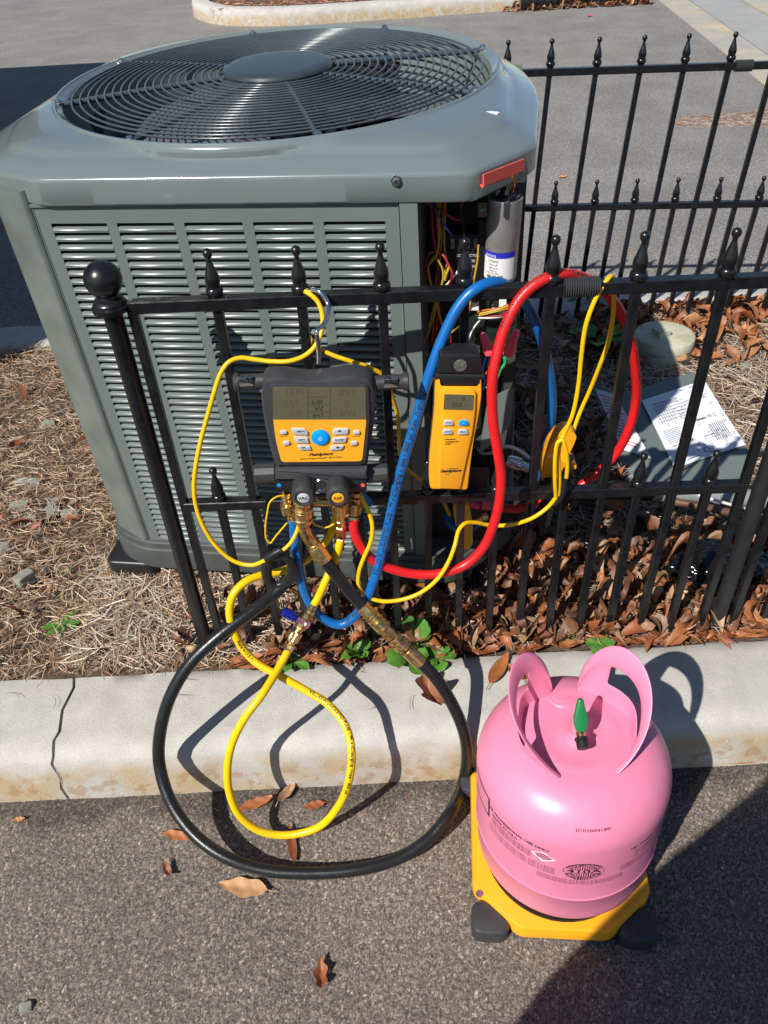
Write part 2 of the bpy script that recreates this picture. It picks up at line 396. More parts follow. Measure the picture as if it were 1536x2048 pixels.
def kerb_material():
    m = M['concrete']; t = m.node_tree; N = t.nodes; L = t.links; bs = N['Principled BSDF']
    src = bs.inputs['Base Color'].links[0].from_socket
    tc = N.new('ShaderNodeTexCoord'); sp = N.new('ShaderNodeSeparateXYZ'); L.new(tc.outputs['Object'], sp.inputs[0])
    def noise(scale, vec=None, det=5):
        n = N.new('ShaderNodeTexNoise'); n.inputs['Scale'].default_value = scale; n.inputs['Detail'].default_value = det
        L.new(vec or tc.outputs['Object'], n.inputs['Vector']); return n.outputs['Fac']
    def rng(s, a, b, c=0, d=1):
        r = N.new('ShaderNodeMapRange'); r.inputs['From Min'].default_value = a; r.inputs['From Max'].default_value = b; r.inputs['To Min'].default_value = c; r.inputs['To Max'].default_value = d; L.new(s, r.inputs[0]); return r.outputs[0]
    def mul(a, b):
        x = N.new('ShaderNodeMath'); x.operation = 'MULTIPLY'; L.new(a, x.inputs[0]); L.new(b, x.inputs[1]); return x.outputs[0]
    def mix(f, s, c):
        x = N.new('ShaderNodeMixRGB'); L.new(f, x.inputs[0]); L.new(s, x.inputs[1]); x.inputs[2].default_value = (*c, 1); return x.outputs[0]
    tan = mul(rng(sp.outputs['Z'], -.018, -.05), rng(noise(16), .38, .6, .1, .9))
    src = mix(tan, src, (.42, .31, .17))
    rust = mul(rng(sp.outputs['Z'], -.035, -.07), rng(noise(42), .52, .62, 0, .5)); src = mix(rust, src, (.30, .15, .05))
    mp = N.new('ShaderNodeMapping'); mp.inputs['Scale'].default_value = (4, 40, 90); L.new(tc.outputs['Object'], mp.inputs[0])
    sc = mul(mul(rng(noise(1.6), .60, .72), rng(noise(1, mp.outputs[0]), .45, .62)), rng(sp.outputs['Y'], .862, .835)); src = mix(sc, src, (.10, .11, .12))
    sp2 = rng(noise(420, det=2), .60, .72, 0, .55); src = mix(sp2, src, (.16, .155, .15)); sp3 = rng(noise(260, det=2), .64, .72, 0, .5); src = mix(sp3, src, (.62, .60, .56))
    gr = rng(noise(5), .5, .75, 0, .30); src = mix(gr, src, (.24, .24, .23))
    L.new(src, bs.inputs['Base Color'])
kerb_material()

def kerb_section(x0, x1, prof, name, parent, m='concrete', step=.02, wob=.0012, jag=(0, 0)):
    xs = np.linspace(x0, x1, max(2, int((x1 - x0) / step))); b = MB(); n = len(prof); vs = []
    for i, x in enumerate(xs):
        for k, (y, z) in enumerate(prof):
            jj = 0
            if i == 0: jj = jag[0] * math.sin(k * 2.7)
            if i == len(xs) - 1: jj = jag[1] * math.sin(k * 2.7)
            wz = wob * math.sin(x * 31 + k) * math.sin(x * 13 + k * .5); vs.append((x + jj, y + wz + (.006 * (-x) if k > 1 else 0), z + wz))
    fs = [tuple(i * n + k for k in range(n)) for i in (0,)] + [tuple((len(xs) - 1) * n + k for k in range(n))[::-1]]
    for i in range(len(xs) - 1):
        for k in range(n - 1): fs.append((i * n + k, (i + 1) * n + k, (i + 1) * n + k + 1, i * n + k + 1))
    b.add(vs, fs); return b.build(name, m, parent, 50)
PROF = [(.985, -.14), (.985, -.012), (.975, -.001), (.95, .001), (.90, .001), (.855, .0005), (.836, -.001), (.822, -.0045), (.810, -.012), (.8025, -.024), (.797, -.06), (.794, -.09), (.790, -.14)]
kerb = empty('kerb', kind='structure')
kerb_section(-2.6, -.609, PROF, 'kerb_section', kerb, jag=(0, .004))
kerb_section(-.6035, 3.2, PROF, 'kerb_section', kerb, jag=(.004, 0))
b = MB(); b.box((-.612, .818, -.13), (-.600, .985, -.03)); b.build('joint_filler', 'soil', kerb)
PROF2 = [(2.35, -.10), (2.35, .003), (2.365, .012), (2.42, .014), (2.475, .012), (2.49, 0), (2.497, -.03), (2.50, -.13)]
k2 = empty('back_kerb', kind='structure'); kerb_section(-6, 6, PROF2, 'kerb_section', k2, step=.05)

# ---- planting bed soil
def bump_z(x, y): return .012 * np.sin(x * 5.3 + 1) * np.sin(y * 4.1) + .006 * np.sin(x * 17 + y * 9) + .004 * np.sin(x * 31 - y * 27)
X = np.arange(-3.2, 3.2, .03); Y = np.arange(.98, 2.361, .03); gx, gy = np.meshgrid(X, Y)
z = -.014 + bump_z(gx, gy) * np.clip((gy - .98) / .08, 0, 1) * np.clip((2.36 - gy) / .1, 0, 1)
idx = np.arange(gx.size).reshape(gx.shape)
bulk('planting_bed', np.stack([gx, gy, z], -1).reshape(-1, 3), np.stack([idx[:-1, :-1], idx[:-1, 1:], idx[1:, 1:], idx[1:, :-1]], -1).reshape(-1, 4), None, 'soil', kind='structure', smooth=True)
BX = [(-3.2, 3.2)]

# ---- far side: island kerb, its bed, gutter strip, concrete apron
def island():
    pts = [(-1.75, 12.5), (-1.85, 11.2), (-1.83, 10.55), (-1.68, 9.95), (-1.36, 9.50), (-.95, 9.30), (-.55, 9.24), (1.65, 9.42), (3.0, 9.55)]
    P = spline([(x, y, 0) for x, y in pts], 8); P = [Vector(p) for p in P]
    prof = [(0, AZ - .05), (0, AZ + .10), (.02, AZ + .135), (.05, AZ + .15), (.17, AZ + .15), (.18, AZ + .10)]
    root = empty('island_kerb', kind='structure')
    def sec(i0, i1):
        b = MB(); vs = []; fs = []; n = len(prof)
        for i in range(i0, i1 + 1):
            t = (P[min(i + 1, len(P) - 1)] - P[max(i - 1, 0)]).normalized(); nn = Vector((-t.y, t.x, 0))
            if nn.y < 0 and abs(nn.y) > .5: nn = -nn
            if i < 26 and nn.x < 0: nn = -nn
            for d, zz in prof: vs.append((P[i].x + nn.x * d, P[i].y + nn.y * d, zz))
        for i in range(i1 - i0):
            for k in range(n - 1): fs.append((i * n + k, i * n + k + 1, (i + 1) * n + k + 1, (i + 1) * n + k))
        fs += [tuple(range(n)), tuple(range((i1 - i0) * n, (i1 - i0) * n + n))[::-1]]
        b.add(vs, fs); b.build('kerb_section', 'concrete', root)
    sec(0, 47); sec(47, len(P) - 1)
    b = MB(); b.prism([(-1.6, 12.5), (-1.6, 10.5), (-1.4, 9.9), (-.9, 9.45), (-.5, 9.39), (3, 9.68), (3, 12.5)], AZ, AZ + .12); o = b.build('island_bed', 'soil'); tag(o, kind='structure')
island()
b = MB(); b.prism([(2.62, 5.2), (3.12, 9.5), (3.38, 12.5), (3.62, 12.5), (3.40, 9.5), (2.9, 5.2)], AZ - .05, AZ + .004); g = b.build('gutter_edge', 'gutter', smooth=0); tag(g, kind='structure')
b = MB(); b.prism([(2.905, 5.2), (3.405, 9.5), (3.625, 12.5), (4.1, 12.5), (3.85, 9.5), (3.35, 5.2)], AZ - .05, AZ + .010); g = b.build('gutter', mat('smooth_gutter', (.30, .30, .29), .85, var=.12, vscale=4, bump=.2, bscale=90), smooth=0); tag(g, kind='structure')
b = MB(); b.prism([(3.355, 5.2), (3.855, 9.5), (4.105, 12.5), (12, 12.5), (12, 5.2)], AZ - .05, AZ + .03); g = b.build('concrete_apron', 'gutter', smooth=0); tag(g, kind='structure')
# worn-out hollow in the lot, full of gravel and old leaves
b = MB(); pp = [(1.80, 4.98), (1.95, 5.10), (2.2, 5.13), (2.6, 5.16), (2.95, 5.1), (3.0, 4.95), (2.7, 4.86), (2.3, 4.84), (2.0, 4.86), (1.85, 4.92)]
b.prism(rpoly(pp, .05), AZ - .01, AZ + .004); g = b.build('pothole', mat('pothole_gravel', (.20, .11, .07), .95, var=.5, vscale=60, bump=1, bscale=60, bdist=.02, col2=(.42, .36, .30), mixscale=28), smooth=0); tag(g, kind='structure')

# ================================================================ IRON FENCES
S = .115; HR, HL, HT, HS = .7178, .3623, .790, .4335
def finial_mb(h=.060, r=.0125):
    b = MB(); prof = [(0, .0085), (.003, .0088), (.004, .0112), (.0085, .0124), (.013, .0112), (.0145, .0090), (.0165, .0092), (.023, .0105), (.029, .0098), (.039, .0068), (.049, .0038), (.0535, .0030), (.055, .0042), (.058, .0060), (.0615, .0066), (.065, .0056), (.0675, .002)]
    # square-ish lower body
    b.lathe(prof, (0, 0, 0), (0, 0, 1), 14); return b
FIN = None
def fence(name, x0, y0, ang, dx, dy, ks, label, posts=(), rails=(), sleeve=(), zb=-.01, ends=()):
    """pickets at integer k are tall, at half k short"""
    global FIN
    root = empty(name, (x0, y0, 0), label, 'fence'); ca, sa = math.cos(ang), math.sin(ang)
    def P(k, h, out=0): return (k * S * ca + dx * h + out * sa, k * S * sa + dy * h - out * ca, h)
    w_ = .0066
    def bar(mb, a, b_, w, d):
        a = Vector(a); b_ = Vector(b_); t = (b_ - a).normalized(); u = Vector((ca, sa, 0)); u = (u - t * u.dot(t)).normalized(); v = t.cross(u)
        if abs(t.z) < .5: u = Vector((0, 0, 1)); u = (u - t * u.dot(t)).normalized(); v = t.cross(u)
        vs = []
        c = .0012
        ring = [(w - c, d), (w, d - c), (w, -d + c), (w - c, -d), (-w + c, -d), (-w, -d + c), (-w, d - c), (-w + c, d)]
        for p in (a, b_):
            for i, j in ring: vs.append(p + u * i + v * j)
        mb.add(vs, [(0, 1, 2, 3, 4, 5, 6, 7), (15, 14, 13, 12, 11, 10, 9, 8)] + [(i, 8 + i, 8 + (i + 1) % 8, (i + 1) % 8) for i in range(8)])
    for r0, r1, h in rails:
        mb = MB(); bar(mb, P(r0, h), P(r1, h), .0088, .0088); mb.build('rail', 'fence', root, 30)
    proto = {}
    for k in ks:
        tall = abs(k - round(k)) < .01; top = (HT - .065) if tall else (HS - .065)
        plain = k in ends
        if plain: top = HR - .006
        key = (tall, plain)
        if key not in proto:
            mb = MB(); bar(mb, (0, 0, zb), (dx * (top - zb), dy * (top - zb), top), w_, w_); o = mb.build('picket', 'fence', root, 30); f = None
            if not plain:
                if FIN is None: f = finial_mb().build('finial', 'fence', o, 60); FIN = f.data
                else: f = bpy.data.objects.new('finial', FIN); COL.objects.link(f); f.parent = o
                f.location = (dx * (top - zb), dy * (top - zb), top)
            proto[key] = (o, f)
        else:
            po, pf = proto[key]; o = po.copy(); COL.objects.link(o); o.parent = root
            if pf: f = pf.copy(); COL.objects.link(f); f.parent = o
        p = P(k, zb); o.location = (p[0], p[1], 0)
        o.rotation_euler = (rnd.uniform(-.006, .006), rnd.uniform(-.006, .006), rnd.uniform(-.05, .05))
    for k, r, h, ball, lo in posts:
        p = P(k, 0, lo); mb = MB(); prof = [(0, r), (h, r)]
        mb.lathe(prof, (p[0], p[1], zb), (p[0] + dx * h, p[1] + dy * h, h), 24); po = mb.build('post', 'fence' if ball else 'fence_dull', root, 40)
        t = (p[0] + dx * h, p[1] + dy * h, h)
        if ball:
            mb = MB(); mb.lathe([(0, .0235), (.0015, .0255), (.008, .0255), (.010, .0225), (.0125, .0225), (.014, .0205), (.018, .0195), (.020, .014), (.024, .013)], (t[0], t[1], h - .004), (t[0], t[1], 1), 28)
            mb.build('collar', 'fence', po, 40)
            mb = MB(); mb.ball((t[0], t[1], h + .041), .0256, 40); mb.build('ball_finial', 'fence', po, 80)
            mb = MB(); mb.lathe([(0, .027), (.012, .027), (.014, .023), (.022, .021), (.024, r)], (p[0], p[1], .0), (p[0], p[1], 1), 28); mb.build('base_collar', 'fence', po, 40)
            mb = MB(); mb.box((p[0] + .012, p[1] - .005, h - .004), (p[0] + .05, p[1] + .006, h + .006)); mb.build('bracket', 'fence', po, 30)
    for k0, k1, h in sleeve:
        pts = []; rr = []
        n = 60
        for i in range(n + 1):
            k = k0 + (k1 - k0) * i / n; pts.append(P(k, h)); rr.append(.0128 + .0016 * math.cos(i * 2 * PI / 4))
        mb = MB(); mb.tube(pts, rr, 18); mb.build('coil_sleeve', mat('grey_plated_spring', (.10, .105, .115), .3, .6), root, 80)
    return root, P

front_ks = [k / 2 for k in range(0, 17)] + [8.52, 9.02, 9.52, 10.02, 10.52, 11.02, 11.52, 12.02]
front_ks = [k / 2 for k in range(0, 17)]
FX, FY, FA = -.3296, 1.032, -.0341
ff, PF = fence('iron_fence', FX, FY, FA, 0, 0, front_ks, 'black spear-topped iron fence with a ball-topped end post in front of the condenser',
               posts=[(-.27, .0135, .717, True, 0)], rails=[(0, 8, HR), (0, 8, HL)], sleeve=[(5.13, 5.55, HR + .001)], ends=(0,))
# gate leaf right of it, hung on a plain round post
gx_, gy_, _ = atz(1427, 1262, 0)
gate, PG = fence('iron_fence', gx_, gy_, FA, 0, 0, [.25, .75, 1.25, 1.75, 2.25, 2.75], 'second black iron fence panel at the right edge on a dull round post',
                 posts=[(0, .0135, .80, False, 0)], rails=[(.0, 2.9, HR - .006), (.0, 2.9, HL)])
bk, PB = fence('iron_fence', .4781, 2.3458 - .0, -.1062, .0423, 0, [k / 2 for k in range(-5, 15)], 'black spear-topped iron fence at the back of the bed beside the parking lot',
               rails=[(-2.6, 7.1, HR - .003), (-2.6, 7.1, HL - .003)], sleeve=[(4.13, 4.5, HR - .003)])

# ================================================================ CONDENSER
AO = Vector((-.4858, 1.2934, 0.0))
AM = Matrix.Rotation(-.1701, 3, 'Z') @ Matrix.Rotation(.035, 3, 'X') @ Matrix.Rotation(-.0125, 3, 'Y')
ac = empty('air_conditioner', (0, 0, 0), 'grey green outdoor condenser unit with louvred front, round fan guard and open wiring corner', 'air conditioner')
ACS = .95      # the condenser stands a little nearer, on short risers
ac.matrix_world = Matrix.Translation(CP) @ Matrix.Scale(ACS, 4) @ Matrix.Translation(-CP) @ Matrix.Translation(AO) @ AM.to_4x4()
def ap(u, v, Y):
    """photo pixel -> point of the condenser's own frame on its plane Y"""
    d = AM.transposed() @ Vector(ray(u, v)); c = AM.transposed() @ (Vector(CP) - AO); return c + d * ((Y - c.y) / d.y)
def apz(u, v, Z):
    d = AM.transposed() @ Vector(ray(u, v)); c = AM.transposed() @ (Vector(CP) - AO); return c + d * ((Z - c.z) / d.z)

def xz(Y0):  # prism mapper: poly (X,Z) extruded along Y
    return lambda x, y, z: (x, z, y)
# --- louvred front panel
CSP, RSP, H0, NROW, NC = .110, .0147, .7567, 47, 5
CW = .0935; PL, PRt, PBm, PTp = -.0215, .553, .064, .7835
b = MB(); th = .0012
xs = [PL] + [v for c in range(NC) for v in (c * CSP, c * CSP + CW)] + [PRt]
for i in range(0, len(xs), 2): b.box((xs[i], 0, PBm), (xs[i + 1], th, PTp))
SH = .0124
for c in range(NC):
    x0 = c * CSP; x1 = x0 + CW
    b.box((x0, 0, H0), (x1, th, PTp)); b.box((x0, 0, PBm), (x1, th, H0 - (NROW - 1) * RSP - SH))
    for r in range(NROW - 1): b.box((x0, 0, H0 - (r + 1) * RSP), (x1, th, H0 - r * RSP - SH))
b.box((PL - .002, -.0035, PTp), (PRt, th, PTp + .004)); b.box((PL, 0, PBm - .003), (PRt, .02, PBm))
b.box((PL - .0015, -.001, PBm), (PL, .022, PTp + .002)); b.box((PRt, -.001, PBm), (PRt + .0015, .022, PTp + .002))
panel = b.build('louvre_panel', 'ac', ac, 30)
def louvre():
    b = MB(); d = .0078; w_ = CW
    # blade: flush at its lower edge, pushed inwards at the top; small gussets at both ends
    n = 5; top = []
    a = [(0, 0, 0), (w_, 0, 0)]
    sec = [(.0, 0), (-.0012, .0008), (-.0004, .0022), (.0024, .0040), (.0066, .0057)]
    vs = []; fs = []
    for y, z in sec:
        q = .004 * max(0, (z - .001)) / .008
        vs += [(0.0005 + q * 1.6, y, z), (w_ - .0005 - q * .2, y, z)]
    for i in range(len(sec) - 1): fs.append((2 * i, 2 * i + 1, 2 * i + 3, 2 * i + 2))
    m = len(vs); vs += [(0, 0, 0), (0, .0006, .0064), (w_, 0, 0), (w_, .0006, .0064)]
    fs += [(m, 0, 2, 4, 6, 8, m + 1), (m + 2, m + 3, 9, 7, 5, 3, 1)]
    b.add(vs, fs); return b
bl = louvre().build('louvre', 'ac', panel, 60)
sol = None
for c in range(NC):
    for r in range(NROW):
        o = bl if (c == 0 and r == 0) else bl.copy()
        if o is not bl: COL.objects.link(o); o.parent = panel
        o.location = (c * CSP, 0, H0 - r * RSP - SH)
# --- corner column, side and back skins
def strip(pts, z0, z1, name, m, th=.0):
    b = MB(); n = len(pts)
    b.add([(x, y, z0) for x, y in pts] + [(x, y, z1) for x, y in pts], [(i, i + 1, n + i + 1, n + i) for i in range(n - 1)]); return b.build(name, m, ac, 40)
o = strip([(-.0245, .02), (-.0255, .0), (-.030, -.004), (-.036, -.0045), (-.098, .030), (-.106, .036), (-.111, .045), (-.112, .09)], .066, .808, 'corner_column', 'ac_side')
strip([(-.112, .09), (-.13, .13), (-.13, .70), (-.02, .80), (.60, .80), (.73, .70), (.7395, .185)], .062, .80, 'side_panel', 'ac_side')
# coil behind the louvres
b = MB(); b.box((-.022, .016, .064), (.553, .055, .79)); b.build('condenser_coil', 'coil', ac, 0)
# --- base pan and feet
base_poly = [(-.035, -.018), (.63, -.018), (.752, .12), (.752, .80), (-.14, .82), (-.14, .10), (-.128, .045), (-.10, .012)]
b = MB(); b.prism(rpoly(base_poly, .03), -.004, .050, bev=.004); b.prism(rpoly([(-.033, -.010), (.63, -.010), (.745, .125), (.745, .79), (-.132, .81), (-.132, .10), (-.12, .042), (-.095, .017)], .03), .049, .064, bev=.003)
b.build('base_pan', 'base', ac, 40)
b = MB(); 
for x, y in ((-.10, .015), (.60, .03), (-.09, .70), (.62, .70)):
    b2 = MB(); b2.prism(rpoly([(x - .045, y - .025), (x + .07, y - .025), (x + .07, y + .06), (x - .045, y + .06)], .02), -.068, -.0045, bev=.006); b2.build('foot', 'black', ac, 40)
# --- lid
FC = (.283, .437); RF = .388
lid_poly = rpoly([(0, -.010), (.664, -.010), (.752, .105), (.764, .50), (.56, .905), (.0, .905), (-.19, .74), (-.185, .20), (-.120, .042)], [.014, .016, .03, .22, .25, .25, .22, .05, .02], 7)
def polar(poly, th):
    dx, dy = math.cos(th), math.sin(th); best = 0
    for i in range(len(poly)):
        x1, y1 = poly[i - 1][0] - FC[0], poly[i - 1][1] - FC[1]; x2, y2 = poly[i][0] - FC[0], poly[i][1] - FC[1]
        den = dx * (y2 - y1) - dy * (x2 - x1)
        if abs(den) < 1e-12: continue
        t = (x1 * (y2 - y1) - y1 * (x2 - x1)) / den; s_ = (x1 * dy - y1 * dx) / den
        if t > 0 and -1e-6 <= s_ <= 1 + 1e-6: best = max(best, t)
    return best
NA = 420; vs = []; rows = 0
RO = [polar(lid_poly, 2 * PI * i / NA) for i in range(NA)]
ROs = [sum(RO[(i + k) % NA] for k in range(-7, 8)) / 15 for i in range(NA)]
prof = [('o', .003, .7865), ('o', 0, .790), ('o', 0, .8225), ('o', .001, .8260), ('o', .0035, .8287), ('o', .009, .8303), ('s', .025, .8370), ('s', .042, .8425), ('s', .047, .8430), ('s', .055, .8485), ('s', .065, .8525), ('b', .6, .8560), ('c', .020, .8580), ('c', .0175, .8610), ('c', .014, .8610), ('c', .011, .8570), ('c', .004, .8550), ('c', 0, .8505), ('c', -.0012, .838)]
for kind, a, zz in prof:
    for i in range(NA):
        q = 2 * PI * i / NA
        if kind == 'o': r = RO[i] - a
        elif kind == 's': r = .5 * RO[i] + .5 * ROs[i] - a; r = max(r, RF + .024)
        elif kind == 'b': r = (ROs[i] - .065) * (1 - a) + (RF + .02) * a; r = max(r, RF + .022)
        else: r = RF + a
        # hatches: pressed-down valley lines towards the front right corner
        vs.append((FC[0] + r * math.cos(q), FC[1] + r * math.sin(q), zz))
fs = []
for k in range(len(prof) - 1):
    for i in range(NA): j = (i + 1) % NA; fs.append((k * NA + i, k * NA + j, (k + 1) * NA + j, (k + 1) * NA + i))
b = MB(); b.add(vs, fs); lid = b.build('lid', 'ac_lid', ac, 38)
for u, v in ((793, 362), (8, 375)):
    p = ap(u, v, -.010 if u > 100 else .03); q = Vector((p.x, p.y - .006, p.z)); b = MB(); b.lathe([(0, .0085), (.002, .0085), (.0021, .0055), (.005, .0055), (.006, .004)], p, q, 6 if u > 100 else 12); b.build('bolt', 'steel', lid, 30)
b = MB(); b.lathe([(0, RF - .001), (.001, RF - .001), (.02, RF - .006), (.11, RF - .012), (.115, RF + .0)], (FC[0], FC[1], .8375), (FC[0], FC[1], 0), 96, cap=False); b.build('orifice_ring', 'ac', ac, 60)
p = apz(985, 226, .853); b = MB(); b.prism([(p.x - .010, p.y + .004), (p.x - .004, p.y - .001), (p.x + .008, p.y - .008), (p.x + .011, p.y - .004), (p.x + .007, p.y + .001), (p.x, p.y + .004)], .8532, .8545); b.build('paint_chip', 'whitep', lid, 0)
# --- fan guard
guard = bpy.data.objects.new('fan_guard', None); COL.objects.link(guard); guard.parent = ac
NRG = 19
def dome(r): return .8580 + .010 * (1 - (r / .39) ** 2)
ang0 = math.atan2(apz(115, 207, .857).y - FC[1], apz(115, 207, .857).x - FC[0])
for i in range(NRG):
    r = .112 + (.374 - .112) * i / (NRG - 1)
    b = MB(); n = 72; ring = []; ns = 6
    vs = []; fs = []
    for k in range(n):
        q = 2 * PI * k / n
        for s_ in range(ns):
            t = 2 * PI * s_ / ns; rr = r + .0019 * math.cos(t); vs.append((FC[0] + rr * math.cos(q), FC[1] + rr * math.sin(q), dome(r) + .0019 * math.sin(t)))
    for k in range(n):
        for s_ in range(ns): fs.append((k * ns + s_, ((k + 1) % n) * ns + s_, ((k + 1) % n) * ns + (s_ + 1) % ns, k * ns + (s_ + 1) % ns))
    b.add(vs, fs); b.build('ring_wire', 'guard', guard, 80)
for i in range(8):
    q = ang0 + i * PI / 4 + (.02 if i % 2 else 0); c_, s_ = math.cos(q), math.sin(q)
    b = MB(); b.tube([(FC[0] + r * c_, FC[1] + r * s_, dome(r) - (.0040 if r < .385 else .0035)) for r in (.09, .16, .24, .31, .36, .395)], .0050, 8); b.build('spoke', 'guard', guard, 60)
    b = MB(); p = Vector((FC[0] + .397 * c_, FC[1] + .397 * s_, .8565)); b.lathe([(0, .010), (.0015, .010), (.0016, .006), (.006, .0055), (.007, .004)], p, p + Vector((0, 0, 1)), 10); b.build('guard_screw', 'steel', guard, 30)
b = MB(); b.lathe([(0, .100), (.006, .1015), (.0105, .0995), (.0135, .093), (.0145, .08), (.0155, .04), (.0158, .002)], (FC[0], FC[1], .8640), (FC[0], FC[1], 2), 64); b.build('hub_cap', 'cap', guard, 35)
# --- fan
fan = bpy.data.objects.new('fan', None); COL.objects.link(fan); fan.parent = ac
b = MB(); b.lathe([(0, .07), (.09, .07), (.10, .06)], (FC[0], FC[1], .70), (FC[0], FC[1], 2), 32); b.build('motor', 'black', fan, 40)
for i in range(3):
    q0 = .55 + i * 2 * PI / 3; b = MB(); vs = []; fs = []; nu, nv = 14, 8
    for a in range(nu + 1):
        for c in range(nv + 1):
            r = .06 + (.365 - .06) * c / nv; t = q0 + (a / nu - .5) * (1.25 + .15 * c / nv) + .35 * c / nv; vs.append((FC[0] + r * math.cos(t), FC[1] + r * math.sin(t), .775 - .06 * (a / nu) * (.4 + .6 * c / nv)))
    for a in range(nu):
        for c in range(nv): k = a * (nv + 1) + c; fs.append((k, k + 1, k + nv + 2, k + nv + 1))
    b.add(vs, fs); b.build('fan_blade', 'blade', fan, 60)
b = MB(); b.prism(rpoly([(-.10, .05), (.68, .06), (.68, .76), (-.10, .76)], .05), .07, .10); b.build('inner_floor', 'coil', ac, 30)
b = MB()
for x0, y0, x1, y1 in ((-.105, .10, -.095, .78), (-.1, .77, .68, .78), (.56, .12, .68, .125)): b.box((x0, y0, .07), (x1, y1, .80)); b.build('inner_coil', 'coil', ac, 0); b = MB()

# --- wiring corner
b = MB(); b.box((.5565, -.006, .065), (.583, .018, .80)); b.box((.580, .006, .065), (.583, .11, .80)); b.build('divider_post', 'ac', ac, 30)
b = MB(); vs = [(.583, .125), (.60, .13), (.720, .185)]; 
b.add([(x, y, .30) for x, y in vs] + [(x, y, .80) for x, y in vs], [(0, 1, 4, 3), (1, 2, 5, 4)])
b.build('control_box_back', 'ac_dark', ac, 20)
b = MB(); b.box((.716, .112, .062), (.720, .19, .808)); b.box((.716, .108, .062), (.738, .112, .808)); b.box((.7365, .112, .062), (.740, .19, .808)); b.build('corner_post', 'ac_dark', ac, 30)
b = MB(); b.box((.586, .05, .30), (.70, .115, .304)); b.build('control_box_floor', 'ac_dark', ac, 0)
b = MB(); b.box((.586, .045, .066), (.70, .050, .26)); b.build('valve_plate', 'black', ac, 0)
p = [ap(u, v, .04) for u, v in ((975, 800), (1028, 775), (1022, 850), (988, 885), (958, 908))]
b = MB(); b.add([tuple(q) for q in p] + [(q.x, q.y + .004, q.z) for q in p], [(0, 1, 2, 3, 4), (9, 8, 7, 6, 5)] + [(i, (i + 1) % 5, 5 + (i + 1) % 5, 5 + i) for i in range(5)]); b.build('lower_bracket', 'ac', ac, 0)
# capacitor
c0 = ap(1011, 395, .070); c1 = ap(1012, 530, .070); rc = .0262
top = Vector((c0.x, c0.y, c0.z)); bot = Vector((top.x - .004, c0.y, top.z - .128))
cap_ = MB(); L = (bot - top).length
cap_.lathe([(0, rc - .004), (-.0012, rc - .002), (-.0022, rc), (-.0008, rc + .0004), (.002, rc), (L - .005, rc), (L - .001, rc - .0012), (L, rc - .004)], top, bot, 40); co = cap_.build('capacitor', 'alu', ac, 50)
ax = (bot - top).normalized()
def capmap(s0, rad=rc + .0003):
    cen = math.atan2(-1, -.25)
    def f(x, y): # x around, y up
        q = cen + x / rc; p = top + ax * (s0 - y); return (p.x + rad * math.cos(q), p.y + rad * math.sin(q), p.z)
    return f
def capwrap(x0, x1, y0, y1, s0, m, name, rad):
    f = capmap(s0, rad); b = MB(); n = 14; vs = []
    for i in range(n + 1): x = x0 + (x1 - x0) * i / n; vs += [f(x, y0), f(x, y1)]
    b.add(vs, [(2 * i, 2 * i + 2, 2 * i + 3, 2 * i + 1) for i in range(n)]); return b.build(name, m, co, 80)
capwrap(-.028, .030, -.022, .016, L - .028, 'whitep', 'sticker', rc + .00025)
capwrap(-.028, .030, .0145, .024, L - .028, 'bluep', 'sticker_band', rc + .0004)
f = capmap(L - .028, rc + .0006); b = MB(); text_on(b, 'genteq', .0075, lambda x, y: f(x - .012, y + .0185)); b.build('lettering', 'whitep', co, 0)
b = MB()
for t, y, sz in (('97F9895', .009, .0052), ('50/5 uF', .0035, .0052), ('440 VAC', -.002, .0045), ('50/60 Hz', -.0065, .0036), ('PROTECTED', -.0105, .0036)): text_on(b, t, sz, lambda x, y_, y=y: f(x - .006, y_ + y))
for i in range(22):
    if rnd.random() < .7: x = -.016 + i * .0013; b.quad(f(x, -.019), f(x + .0008, -.019), f(x + .0008, -.0135), f(x, -.0135))
b.build('lettering', 'ink', co, 0)
b = MB(); b.lathe([(0, .015), (-.003, .015), (-.006, .011), (-.007, .011)], top - ax * .0005, top + ax, 20); b.build('terminal_base', 'black', co, 40)
for dx, dy in ((-.012, -.002), (.002, -.009), (.009, .004)):
    b = MB(); b.box((top.x + dx - .003, top.y + dy - .001, top.z + .003), (top.x + dx + .003, top.y + dy + .001, top.z + .014)); b.box((top.x + dx - .0012, top.y + dy - .001, top.z + .014), (top.x + dx + .0012, top.y + dy + .001, top.z + .026)); b.build('terminal', 'steel', co, 0)
# capacitor strap and clip, contactor, board
p = ap(965, 420, .055); b = MB(); b.box((p.x - .007, p.y, p.z - .011), (p.x + .007, p.y + .002, p.z + .011)); clip = b.build('strap_clip', 'copper', ac, 20)
b = MB(); b.lathe([(0, .004), (-.002, .0036)], (p.x, p.y, p.z), (p.x, 9, p.z), 14); b.build('screw', 'steel', clip, 40)
p = ap(962, 440, .075); q = ap(985, 560, .075); b = MB(); b.box((p.x - .004, p.y, q.z), (q.x, p.y + .01, p.z)); b.build('strap_pad', 'wblk', ac, 20)
p = ap(892, 470, .075); q = ap(955, 605, .075); b = MB(); b.box((p.x, p.y, q.z), (q.x, p.y + .035, p.z)); cont = b.build('contactor', 'black', ac, 20)
b = MB()
for k in range(4):
    x = p.x + .008 + k * .012
    for z0_, z1_ in ((p.z - .02, p.z - .004), (q.z + .006, q.z + .02)): b = MB(); b.box((x, p.y - .006, z0_), (x + .006, p.y, z1_)); b.build('contactor_lug', 'steel', cont, 20)
b = MB(); F_ = lambda x, y: (p.x + .035 + x, p.y - .0004, (p.z + q.z) / 2 + y)
for i, s_ in enumerate(('CONTACTOR', 'DIN-VDE', '24V 50/60', 'COIL')): text_on(b, s_, .0058, lambda x, y, i=i: F_(x, y + .024 - i * .009))
